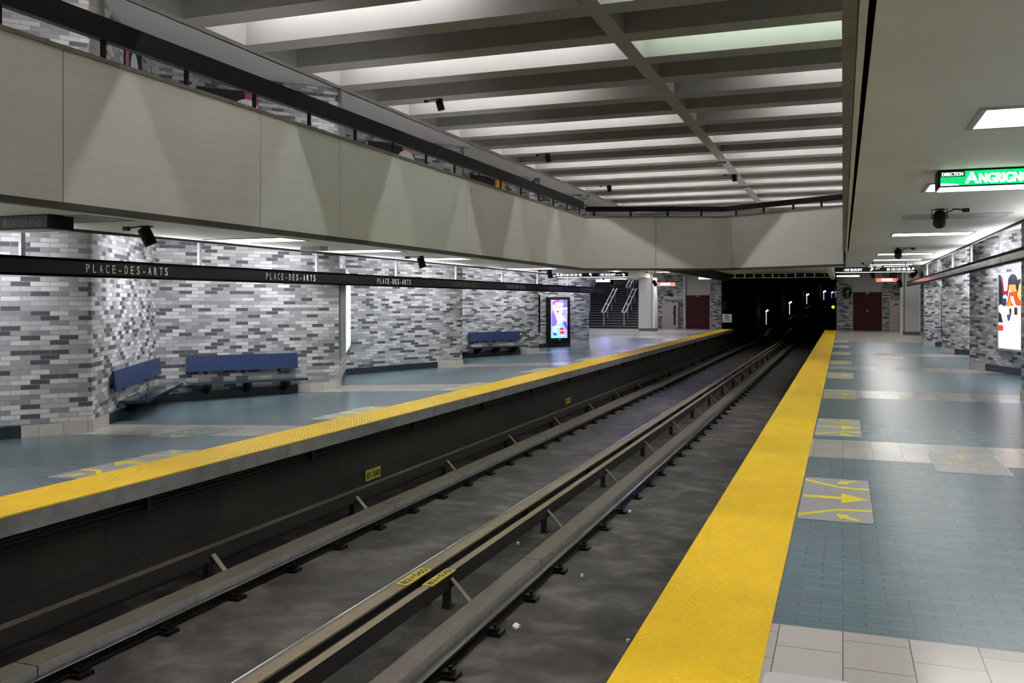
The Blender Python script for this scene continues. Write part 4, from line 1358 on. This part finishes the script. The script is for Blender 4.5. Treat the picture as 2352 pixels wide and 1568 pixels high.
# seen from the track, the picture reads from far (left) to near (right)
O = o + d * (sb - e) + n * (off - 0.012) + Z * (zb_ + e)
EX, EY = d * -(sb - sa - 2 * e), Z * (zt_ - zb_ - 2 * e)
ART2 = [('#f4f2fa', [(0, 0), (1, 0), (1, 1), (0, 1)]),
        ('#14161a', [(0, 0.58), (0.12, 0.6), (0.2, 0.72), (0.08, 1), (0, 1)]),
        ('#7a1d33', [(0.1, 0.98), (0.16, 0.98), (0.24, 0.78), (0.36, 0.78), (0.4, 0.88), (0.46, 0.82), (0.4, 0.7), (0.18, 0.72)]),
        ('#c93d12', [(0.34, 0.58), (0.46, 0.76), (0.8, 0.78), (1, 0.62), (1, 0.58)]),
        ('#191c24', ell(0.62, 0.9, 0.22, 0.105, 24)),
        ('#d98442', ell(0.62, 0.83, 0.17, 0.065, 20)),
        ('#23262e', [(0.44, 0.9), (0.8, 0.92), (0.8, 0.86), (0.46, 0.865)]),
        ('#1b1a1f', ell(0.95, 0.84, 0.2, 0.1, 20)),
        ('#e09a55', [(0.82, 0.72), (0.9, 0.86), (1, 0.9), (1, 0.64), (0.9, 0.66)]),
        ('#fbfaf6', [(0.88, 0.715), (1, 0.705), (1, 0.72), (0.9, 0.728)]),
        ('#cf7a34', [(0.3, 0.565), (0.4, 0.6), (0.52, 0.72), (0.6, 0.7), (0.56, 0.6), (0.46, 0.565)]),
        ('#f3ece4', [(0.52, 0.7), (0.64, 0.71), (0.74, 0.6), (0.88, 0.565), (0.7, 0.57), (0.6, 0.62)]),
        ('#2b2d44', [(0.1, 0.6), (0.2, 0.72), (0.34, 0.72), (0.36, 0.6), (0.26, 0.565)]),
        ('#a9c6e6', [(0.2, 0.72), (0.36, 0.73), (0.34, 0.68), (0.18, 0.68)]),
        ('#dfe3ea', [(0, 0.562), (0, 0.345), (1, 0.345), (1, 0.562)]),
        ('#241c1a', [(0, 0.5), (0.12, 0.46), (0.22, 0.35), (0, 0.35)]),
        ('#f2efe6', [(0.12, 0.5), (0.3, 0.54), (0.36, 0.46), (0.5, 0.4), (0.7, 0.38), (0.7, 0.35), (0.2, 0.35), (0.14, 0.42)]),
        ('#1c1a1e', ell(0.52, 0.5, 0.06, 0.05, 14)),
        ('#c3a184', ell(0.47, 0.485, 0.04, 0.03, 12)),
        ('#33406b', [(0.36, 0.46), (0.56, 0.46), (0.5, 0.38), (0.42, 0.37)]),
        ('#3a201c', [(0.7, 0.46), (0.7, 0.56), (0.84, 0.56), (0.84, 0.46)]),
        ('#d9d2c2', [(0.6, 0.46), (0.84, 0.46), (0.8, 0.36), (0.62, 0.36)]),
        ('#f8f8ff', [(0, 0), (1, 0), (1, 0.34), (0, 0.34)]),
        ('#dd3a20', [(0, 0.235), (0.2, 0.235), (0.23, 0.275), (0.2, 0.315), (0, 0.315)])]
art('lit_picture', O, EX, EY, ART2, t, 1.0, 'adv')
# edge-on panels on the turning faces of the piers
def return_panel(p, q, s0, s1, z0, z1, side, label, body, face):
    o, d, n, L = leg(p, q); n = n * side
    t = thing('backlit_advert', label, 'advert', o + d * s0 + Z * z0)
    MB().obox(o, d, n, Z, s0, s1, 0.012, 0.13, z0, z1).build('housing', body, t)
    MB().obox(o, d, n, Z, s0 + 0.05, s1 - 0.05, 0.13, 0.14, z0 + 0.05, z1 - 0.05).build('lit_picture', face, t)
M['ad_pale'] = emit('pale_ad_glow', (0.8, 0.95, 1.0), 0.5)
c_, d_ = (C.x, C.y), (D.x, D.y)
o, dd, nn, L = leg(c_, d_)
return_panel(c_, d_, 0.35, L - 0.9, hit(786, 822, o, nn, 0.1).z, hit(786, 612, o, nn, 0.1).z, 1, 'grey-edged lit panel seen edge-on beside the pier past the near benches', 'post_metal', 'ad_pale')
o, dd, nn, L = leg(g_, h_)
return_panel(g_, h_, 0.4, L - 0.8, 0.5, 1.85, 1, 'dark panel seen edge-on beside the pier past the far bench', 'black_metal', 'ad_pale')
p3, q3 = (R3.x, R3.y), (4.2, 34.0)
return_panel(p3, q3, 0.25, 1.0, 0.45, 2.0, -1, 'black-edged panel seen edge-on on the near platform, beyond the backlit advert', 'black_metal', 'ad_pale')

# ================================================================== FLOOR STICKERS
def rounded(x0, x1, y0, y1, r, n=5):
    pts = []
    for cx, cy, a in ((x1 - r, y1 - r, 0), (x0 + r, y1 - r, pi / 2), (x0 + r, y0 + r, pi), (x1 - r, y0 + r, 1.5 * pi)):
        for k in range(n + 1):
            t = a + pi / 2 * k / n
            pts.append((cx + r * cos(t), cy + r * sin(t)))
    return pts
def sticker(xe, s, yc, label, wid=0.54, ln=1.7, far=False):
    """boarding sticker: xe platform-edge side, s = +1 grows to +x; graphics in (a across 0..1, b along -0.5..0.5)"""
    mb = MB()
    def pt(a, b, h):
        x = xe + s * wid * a; y = yc + ln * b
        zz = flz(x, y) if s < 0 else 0.0
        return (x, y, zz + h)
    base = [pt(a, b, 0.0025) for a, b in rounded(0, 1, -0.5, 0.5, 0.04)]
    mb.poly(base if s > 0 else base[::-1], 0)
    for k in range(len(base)):
        p, q = base[k], base[(k + 1) % len(base)]
        mb.poly([(p[0], p[1], p[2] - 0.003), (q[0], q[1], q[2] - 0.003), q, p], 0)
    def shape(pts):
        q = [pt(a, b, 0.0032) for a, b in pts]
        mb.poly(q if s > 0 else q[::-1], 1)
    shape([(0.02, 0.03), (0.58, 0.03), (0.58, -0.03), (0.02, -0.03)])
    shape([(0.58, 0.12), (0.98, 0.0), (0.58, -0.12)])
    for t in (1, -1):
        f = lambda pts: shape([(a, b * t) for a, b in (pts if t > 0 else pts[::-1])])
        f([(0.0, 0.45), (0.55, 0.285), (0.55, 0.245), (0.0, 0.395)])
        f([(0.55, 0.285), (1.0, 0.27), (1.0, 0.225), (0.55, 0.245)])
        f([(0.5, 0.36), (0.58, 0.46), (0.6, 0.43), (0.78, 0.475), (0.86, 0.455), (0.66, 0.395), (0.7, 0.36)])
    return tag(mb.build('floor_sticker', ['sticker', 'arrow']), label, 'floor sticker', 'grey boarding stickers with yellow arrows')
ys_ = [8.0, 12.5, 16.95, 21.15, 25.6, 30.1, 34.6, 39.0]
nmr = ['largest and nearest whole one', 'just past the shiny white tile band', 'lying on the next white tile band', 'fourth from the camera', 'fifth from the camera', 'sixth from the camera', 'seventh from the camera', 'last before the maroon door']
pts = rounded(-0.325, 0.05, 2.6, 4.15, 0.05)
mb = MB().prism(pts, -0.002, 0.0025)
tag(mb.build('floor_sticker', 'sticker_pale'), 'blank pale floor sticker on the nearest white tiles, cut by the lower picture border', 'floor sticker')
for yy, nm in zip(ys_, nmr):
    sticker(-0.325, 1, yy, 'grey boarding sticker on the near platform, ' + nm)
nml = ['nearest one, by the dull direction sign', 'second along, in front of the near benches', 'third along, on a white band', 'fourth along', 'fifth along, before the ad screen', 'sixth along', 'seventh along', 'last one by the red doors']
for yy, nm in zip([7.45, 11.95, 16.4, 20.8, 25.3, 29.8, 34.2, 38.6], nml):
    sticker(-6.63, -1, yy, 'grey boarding sticker on the far platform, ' + nm)
def bike(cx, cy, s, label, dark, wid=0.78, ln=1.0):
    """wide sticker with an arrow, two bicycles and a line of words; s = +1 read from the near end"""
    mb = MB()
    zz = lambda x, y: flz(x, y) if s < 0 else 0.0
    ex = X if s > 0 else -X
    ey = Y if s > 0 else -Y
    base_z = zz(cx, cy)
    tilt = 0.042 if (s < 0) else 0.0
    def pt(a, b, h):
        p = Vector((cx, cy, 0)) + ex * a * wid + ey * b * ln
        return (p.x, p.y, zz(p.x, p.y) + h)
    base = [pt(a, b, 0.0025) for a, b in rounded(-0.5, 0.5, -0.5, 0.5, 0.03)]
    mb.poly(base, 0)
    for k in range(len(base)):
        p, q = base[k], base[(k + 1) % len(base)]
        mb.poly([(p[0], p[1], p[2] - 0.003), (q[0], q[1], q[2] - 0.003), q, p], 0)
    def line(p, q, wd=0.02, mi=1):
        p, q = Vector(p), Vector(q); d = (q - p).normalized(); m = Vector((-d.y, d.x)) * wd / 2
        mb.poly([pt(*(p + m), 0.0035), pt(*(p - m), 0.0035), pt(*(q - m), 0.0035), pt(*(q + m), 0.0035)][::-1], mi)
    def wheel(a, b, r):
        n = 18
        for k in range(n):
            t0, t1 = 2 * pi * k / n, 2 * pi * (k + 1) / n
            line((a + r * cos(t0), b + r * sin(t0)), (a + r * cos(t1), b + r * sin(t1)), 0.018)
    line((-0.03, 0.2), (-0.03, 0.42), 0.06); line((-0.03, 0.43), (-0.2, 0.31), 0.045); line((-0.03, 0.43), (0.14, 0.31), 0.045)
    for o_ in (-0.2, 0.24):
        wheel(o_ - 0.12, -0.05, 0.085); wheel(o_ + 0.12, -0.05, 0.085)
        line((o_ - 0.12, -0.05), (o_ - 0.05, 0.08)); line((o_ - 0.05, 0.08), (o_ + 0.08, 0.08)); line((o_ + 0.08, 0.08), (o_ + 0.12, -0.05))
        line((o_ - 0.12, -0.05), (o_ + 0.0, -0.06)); line((o_, -0.06), (o_ + 0.08, 0.08)); line((o_ - 0.05, 0.08), (o_, -0.06))
        line((o_ + 0.05, 0.13), (o_ + 0.12, 0.13)); line((o_ - 0.08, 0.11), (o_ - 0.02, 0.11))
    vs_, fs_, wd = text_mesh('LES VELOS VONT')
    kx = 0.84 / wd
    mb.add([pt(-0.42 + x * kx, -0.36 + y * 0.12, 0.0035) for x, y in vs_], fs_, 2)
    for (p, q) in (((-0.5, -0.47), (0.5, -0.47)), ((0.49, -0.5), (0.49, 0.5))):
        line(p, q, 0.015, 2)
    return tag(mb.build('floor_sticker', ['sticker_dark' if dark else 'sticker', 'arrow_pale', 'white_ink']), label, 'floor sticker', 'bicycle floor stickers')
pb_ = at_z(2228, 1066, 0)
bike(pb_.x - 0.02, pb_.y + 0.02, 1, 'bicycle sticker lying across the shiny white tile band of the near platform', False, 0.66, 1.15)
pb_ = at_z(2040, 822, 0)
bike(pb_.x, pb_.y, 1, 'faint bicycle sticker farther along the near platform on the blue tiles', True, 0.75, 1.1)
pb_ = fl_pt(447, 993)
bike(pb_.x, pb_.y, -1, 'dark bicycle sticker on the white tile band of the far platform before the near benches', True, 0.8, 0.95)

# ================================================================== THE FAR END
def clad_column(u0, u1, vb, y, label, flip):
    a, b = at_y(u0, vb, y), at_y(u1, vb, y)
    zt = FARC if flip else LOBBY
    x0, x1 = a.x, b.x
    w_ = x1 - x0
    t = thing('clad_column', label, 'column', ((x0 + x1) / 2, y + 0.4, 0))
    c = 0.06
    pl = [(x0 + c, y), (x1 - c, y), (x1, y + c), (x1, y + w_ - c), (x1 - c, y + w_), (x0 + c, y + w_), (x0, y + w_ - c), (x0, y + c)]
    MB().prism(pl, 0.16, zt).build('cladding', 'column', t)
    i = 0.03
    MB().box(x0 + i, x1 - i, y + i, y + w_ - i, -0.02, 0.17).build('base', 'grey', t)
    jx = x1 - w_ * 0.2 if not flip else x0 + w_ * 0.05
    MB().box(jx, jx + 0.03, y - 0.004, y + 0.01, 0.16, zt - 0.02).build('joint_strip', 'dark_trim', t)
    if not flip: MB().box(jx + 0.05, x1 - 0.01, y - 0.006, y, 0.2, zt - 0.05).build('corner_guard', 'white', t)
    else: MB().box(x1 - 0.05, x1 + 0.004, y - 0.006, y + 0.05, 0.2, zt - 0.4).build('corner_guard', 'white', t)
clad_column(1466, 1504, 760, 48.6, 'white clad column in front of the stair on the far platform', False)
clad_column(2074, 2114, 761, 47.6, 'white clad column at the end of the near platform, behind the tip of the grey band', True)
def cabinet(u0, u1, vt, y, label, slot, plate_):
    a, b = at_y(u0, 757, y), at_y(u1, 757, y)
    zt = at_y((u0 + u1) / 2, vt, y).z
    t = thing('metal_cabinet', label, 'cabinet', ((a.x + b.x) / 2, y + 0.2, 0), 'stainless cabinets by the maroon doors')
    MB().box(a.x, b.x, y, YF - 0.02, 0.0, zt).build('body', 'steel', t)
    W = b.x - a.x
    dr = MB().box(a.x + 0.04, b.x - 0.04, y - 0.015, y, 0.06, zt - 0.05).build('door', 'steel', t)
    if slot:
        MB().box(a.x + W * 0.72, a.x + W * 0.86, y - 0.02, y - 0.014, zt * 0.14, zt * 0.88).build('window_slot', 'black', dr)
        MB().box(a.x + W * 0.67, a.x + W * 0.71, y - 0.045, y - 0.014, zt * 0.56, zt * 0.66).build('handle', 'black_metal', dr)
    if plate_:
        MB().box(a.x + W * 0.33, a.x + W * 0.62, y - 0.02, y - 0.014, zt * 0.84, zt * 0.88).build('name_plate', 'dark_trim', dr)
cabinet(1521, 1557.5, 694, YF - 0.45, 'stainless cabinet with a dark slot window, left of the tunnel mouth', True, False)
cabinet(2043, 2076, 689, YF - 0.45, 'plain stainless cabinet right of the maroon door on the near platform', False, True)
def conduit(pts, r, label):
    tag(MB().tube(pts, r, 8).build('conduit_pipe', 'white'), label, 'pipe', 'pale conduits on the far brick wall')
yc_ = YF - 0.1
def fp(u, v): return at_y(u, v, yc_)
conduit([fp(1525, 694), fp(1525, 683), fp(1569.5, 682)], 0.05, 'pale pipe running from the slotted cabinet top to the door frame')
conduit([fp(1530, 694), fp(1530, 687), fp(1569.5, 686.5)], 0.035, 'thinner pale pipe just below the other pipe by the slotted cabinet')
conduit([fp(1572, 760), fp(1572, 634)], 0.05, 'vertical pale pipe beside the left maroon door')
conduit([fp(2045, 689), fp(2045, 682), fp(2026, 681)], 0.05, 'lower pale pipe from the plain cabinet to the right maroon door')
conduit([fp(2052, 689), fp(2052, 676), fp(2026, 675)], 0.04, 'upper pale pipe from the plain cabinet to the right maroon door')
q0 = at_y(2070, 757, 47.3); q0.z = 0.0
conduit([q0, at_y(2070, 645, 47.3)], 0.04, 'vertical pale pipe on the left side of the near platform column')
# round convex mirror on the pier by the tunnel
pm = at_y(1945, 672, YF - 0.06)
t = thing('convex_mirror', 'round dark convex mirror on the brick pier right of the tunnel mouth', 'mirror', (pm.x, YF - 0.02, pm.z - 0.3))
mb = MB()
rr = 0.24
i0 = None
for j in range(5):
    a = j / 4 * pi / 2
    mb.v += [(pm.x + rr * cos(a) * cos(2 * pi * k / 20), YF - 0.06 - 0.1 * sin(a), pm.z + rr * 1.25 * cos(a) * sin(2 * pi * k / 20)) for k in range(20)]
for j in range(4):
    for k in range(20):
        q = (k + 1) % 20
        mb.f.append((j * 20 + k, j * 20 + q, j * 20 + 20 + q, j * 20 + 20 + k)); mb.m.append(0)
M['mirror'] = mat('dark_mirror', '#5b5648', 0.12, metal=1.0)
mb.build('mirror_face', 'mirror', t, smooth=True)
MB().obox((pm.x, YF - 0.03, pm.z), X, Z, Y, -0.27, 0.27, -0.33, 0.33, -0.03, 0.02).build('back_plate', 'grey', t)
# warning sign at the tunnel mouth
pw = at_y(1659, 740, YF - 0.06); pw2 = at_y(1681, 721, YF - 0.06)
t = thing('warning_sign', 'white no-entry warning sign at the left side of the tunnel mouth', 'sign', (pw.x, YF - 0.06, pw.z))
W, H = pw2.x - pw.x, pw2.z - pw.z
MB().box(pw.x, pw2.x, YF - 0.06, YF - 0.035, pw.z, pw2.z).build('plate', 'white', t)
MB().box(pw.x, pw.x + 0.06, YF - 0.04, YF + 0.03, pw.z + H * 0.3, pw.z + H * 0.6).build('fixing', 'black', t)
M['sign_ink'] = mat('sign_red_ink', '#7d2a22', 0.5)
mb = MB()
cc = Vector((pw.x + W * 0.48, YF - 0.063, pw.z + H * 0.62))
mb.ring(cc, X, Z, H * 0.17, H * 0.24, 24)
mb.obox(cc, (X - Z).normalized(), (X + Z).normalized(), Y, -H * 0.18, H * 0.18, -0.014, 0.014, -0.001, 0.001)
mb.build('prohibition_ring', 'sign_ink', t)
mb = MB()
mb.disc(cc + Z * H * 0.09 - Y * 0.001, X, Z, H * 0.035, 10)
mb.obox(cc - Y * 0.001, X, Z, Y, -H * 0.03, H * 0.03, -H * 0.1, H * 0.06, -0.001, 0.001)
for k in range(2): mb.obox(cc - Z * H * (0.34 + 0.07 * k), X, Z, Y, -W * 0.34, W * 0.34, 0, H * 0.025, -0.001, 0.001)
mb.build('lettering', 'ink', t)
# yellow plates inside the mouth
p = at_y(1669, 707, YF + 0.6)
t = tag(MB().box(TUN0 - 0.0, TUN0 + 0.02, YF + 0.42, YF + 1.6, p.z + 0.25, p.z + 0.32).box(TUN0, TUN0 + 0.02, YF + 0.42, YF + 1.6, p.z - 0.1, p.z - 0.03).box(TUN0, TUN0 + 0.02, YF + 0.42, YF + 0.52, p.z - 0.03, p.z + 0.25).build('yellow_marker', 'tagyellow'),
        'yellow marker on the tunnel wall above the white warning sign', 'marker')
# row of white frames along the top of the tunnel mouth
za, zb2 = at_y(1790, 638.5, YF).z, at_y(1790, 631, YF).z
t = thing('light_gantry', 'row of white box frames across the top of the tunnel mouth', 'gantry', ((TUN0 + TUN1) / 2, YF, za))
x0, x1 = far_x(1662), far_x(1921)
MB().box(x0, x1, YF - 0.12, YF - 0.06, za, za + 0.05).build('bottom_rail', 'white', t)
for u in (1662.5, 1674, 1688, 1711, 1732, 1753, 1775, 1790, 1805, 1827, 1849, 1871, 1894, 1912):
    wd = 0.05 if u in (1674, 1790) else 0.1
    xx = far_x(u)
    MB().box(xx - wd / 2, xx + wd / 2, YF - 0.12, YF - 0.06, za + 0.05, FARC).build('upright', 'white', t)
# stair handrails
def stair_rail(x, ya, yb, label):
    t = thing('stair_handrail', label, 'handrail', (x, ya, RS * max(0, (ya - SY) / TR)), 'bright stair handrails')
    zf = lambda y: RS * max(0.0, (y - SY) / TR)
    for dx in (-0.11, 0.11):
        MB().tube([(x + dx, ya, zf(ya) + 0.95), (x + dx, yb, zf(yb) + 0.95)], 0.035, 8).build('rail', 'handrail', t)
    for f in (0.02, 0.35, 0.68, 0.98):
        yy = ya + (yb - ya) * f
        k = int((yy - SY) / TR) + 1 if yy > SY else 0
        MB().tube([(x, yy, RS * k - 0.02 if k > 0 else 0.0), (x, yy, zf(yy) + 0.9)], 0.025, 8).build('post', 'post_metal', t)
        MB().box(x - 0.13, x + 0.13, yy - 0.02, yy + 0.02, zf(yy) + 0.88, zf(yy) + 0.93).build('cross_bar', 'handrail', t)
xa = at_y(1386, 726, SY + 0.1).x; xb = at_y(1433, 726, SY + 0.1).x
stair_rail(xa, SY + 0.1, SY + 3.1, 'double bright handrail up the middle of the far stair, left lower flight')
stair_rail(xb, SY + 0.1, SY + 3.1, 'double bright handrail up the far stair, next to the white column')
stair_rail(xa + 0.75, SY + 3.3, SY + 5.8, 'double bright handrail on the upper flight of the far stair')
tag(MB().tube([(SX0 + 0.1, SY - 0.2, 0.95), (SX0 + 0.1, SY + 5, 0.95 + 5.2 * RS / TR)], 0.035, 8).build('wall_handrail', 'handrail'), 'single bright handrail along the left flank of the far stair', 'handrail')
xr_ = far_x(1509)
tag(MB().tube([(xr_, SY + 1.2, 0.95 + 1.2 * RS / TR), (xr_, SY + 4, 0.95 + 4 * RS / TR)], 0.035, 8).build('wall_handrail', 'handrail'), 'short piece of bright handrail right of the white column at the stair', 'handrail')
# blue-lit strip lamp over the left of the stair lobby
pl_ = at_y(1368, 641, 51.5); pr_ = at_y(1404, 640, 51.5)
t = thing('blue_strip_lamp', 'glowing blue strip lamp under the lobby ceiling left of the stair', 'lamp', ((pl_.x + pr_.x) / 2, 51.5, LOBBY))
MB().box(pl_.x, pr_.x, 51.45, 51.6, LOBBY - 0.07, LOBBY).build('fitting', 'white', t)
MB().box(pl_.x + 0.05, pr_.x - 0.05, 51.42, 51.58, LOBBY - 0.14, LOBBY - 0.07).build('tube', 'tube_blue', t)
t = thing('blue_strip_lamp', 'added unseen blue strip lamp on the high far ceiling behind the far street sign, tinting the floor', 'lamp', (-8.5, I.y + 1.2, FARC))  # unseen lamp added to throw blue light on the lobby floor
MB().box(-9.4, -7.7, I.y + 1.1, I.y + 1.3, FARC - 0.06, FARC).build('fitting', 'white', t)
MB().box(-9.3, -7.8, I.y + 1.13, I.y + 1.27, FARC - 0.1, FARC - 0.06).build('tube', 'tube_blue_added', t)
for j, yy in enumerate((SY + 2.8, SY + 5.6)):  # panels added over the stair to light its steps and rails
    panel_light(-13.6, -12.2, yy - 0.2, yy + 0.2, 6.0, True, ['added ceiling panel high over the lower half of the far stair', 'added ceiling panel high over the upper half of the far stair'][j], 'added panels above the far stair', 'added_panel_far')
# small lit maroon display over the stair and a dark camera dome
p = at_y(1420, 646, 52.3)
t = thing('display_box', 'small maroon display box hanging over the top of the far stair', 'display', (p.x, 52.3, p.z))
MB().box(p.x - 0.28, p.x + 0.28, 52.3, 52.5, p.z - 0.15, p.z + 0.15).build('housing', 'black_metal', t)
MB().box(p.x - 0.22, p.x + 0.22, 52.285, 52.3, p.z - 0.11, p.z + 0.11).build('face', 'door', t)
MB().tube([(p.x, 52.4, p.z + 0.15), (p.x, 52.4, LOBBY)], 0.02, 8).build('hanger_post', 'black_metal', t)
# maroon display over the near platform door
p = at_y(2052, 633, 52.0)
t = thing('display_box', 'small maroon display box on the near platform ceiling right of the SORTIE sign', 'display', (p.x, 52.0, p.z))
MB().box(p.x - 0.18, p.x + 0.18, 52.0, 52.15, p.z - 0.17, p.z + 0.17).build('housing', 'door', t)
MB().tube([(p.x, 52.07, p.z + 0.15), (p.x, 52.07, FARC)], 0.02, 8).build('hanger_post', 'black_metal', t)
p = at_y(2029, 649, 53.5)
# dark spots hanging at the far end
spot((at_y(1504, 650, 47.5).x, 47.5, FARC), (0.5, -0.3, -0.8), 'black spotlight hanging by the SORTIE sign on the far platform side', GS, size=1.3, drop=0.45)
spot((at_y(1540, 660, 50.0).x, 50.0, FARC), (0.9, -0.1, -0.3), 'black spotlight just below the far platform SORTIE sign', GS, size=1.2, drop=1.05)
spot((at_y(2066, 650, 45.0).x, 45.0, FARC), (0.2, -0.4, -0.9), 'black spotlight hanging at the right end of the near platform SORTIE sign', GS, size=1.4, drop=0.58)
spot((at_y(2098, 638, 40.0).x, 40.0, FARC), (-0.6, -0.3, -0.7), 'black spotlight above the tip of the grey band', GS, size=1.4, drop=0.28)
spot((at_y(1406, 640, 49.5).x, 49.5, LOBBY), (0.1, -0.4, -0.9), 'black spotlight in front of the blue lit stair lobby', GS, size=1.5, drop=0.05)

# ================================================================== TUNNEL LAMPS AND SIGNAL
M['lamp_glow'] = emit('tunnel_lamp_glow', (0.85, 0.86, 1.0), 5.0)
M['upright_glow'] = emit('tunnel_upright_glow', (0.95, 0.96, 0.9), 0.45)  # upright's weak glow stands in for light cast by the lamp head
M['lamp_blue'] = emit('tunnel_lamp_blue', (0.12, 0.14, 1.0), 6.0)
M['upright_blue_glow'] = emit('tunnel_upright_blue_glow', (0.1, 0.12, 0.7), 1.0)
LN = ['nearest and lowest on the left', 'second from the left', 'third from the left', 'fourth from the left', 'blue one', 'rightmost white one']
for k, (u, v0, v1, dep, blue) in enumerate(((1760, 713, 745, 79, 0), (1813.5, 694, 722, 113, 0), (1853, 676, 698, 168, 0), (1892, 669, 688, 230, 0), (1910, 671, 684, 270, 1), (1920.5, 670, 684, 300, 0))):
    p1 = at_y(u, v0, dep); p0 = at_y(u, v1, dep)
    hgt = p1.z - p0.z
    t = thing('tunnel_lamp', 'small lamp on a lit upright along the dark tunnel, ' + LN[k], 'lamp', (p0.x, dep, p0.z), 'lamps along the tunnel')
    r = 0.00052 * dep
    MB().tube([(p0.x, dep, p0.z), (p0.x, dep, p1.z - hgt * 0.12)], r, 8).build('upright', 'upright_blue_glow' if blue else 'upright_glow', t)
    hd = MB()
    hd.tube([(p0.x - r * 0.6, dep, p1.z - hgt * 0.06), (p0.x + r * 3.4, dep - 0.3, p1.z + hgt * 0.02)], [r * 1.1, r * 1.7], 10)
    hd.build('lamp_head', 'lamp_blue' if blue else 'lamp_glow', t, smooth=True)
p = at_y(1924.5, 705, YF + 1.2)
p.x = TUN1 - 0.16
t = thing('tunnel_signal', 'small yellow lit signal box on the right tunnel wall', 'signal', (p.x, p.y, p.z))
M['sig'] = emit('signal_yellow', (0.8, 0.85, 0.02), 2.5)
MB().box(p.x - 0.08, p.x + 0.12, p.y, p.y + 0.2, p.z - 0.35, p.z + 0.3).build('housing', 'black_metal', t)
mb = MB(); mb.ring((p.x, p.y - 0.005, p.z), X, Z, 0.035, 0.085, 16); mb.build('light', 'sig', t)
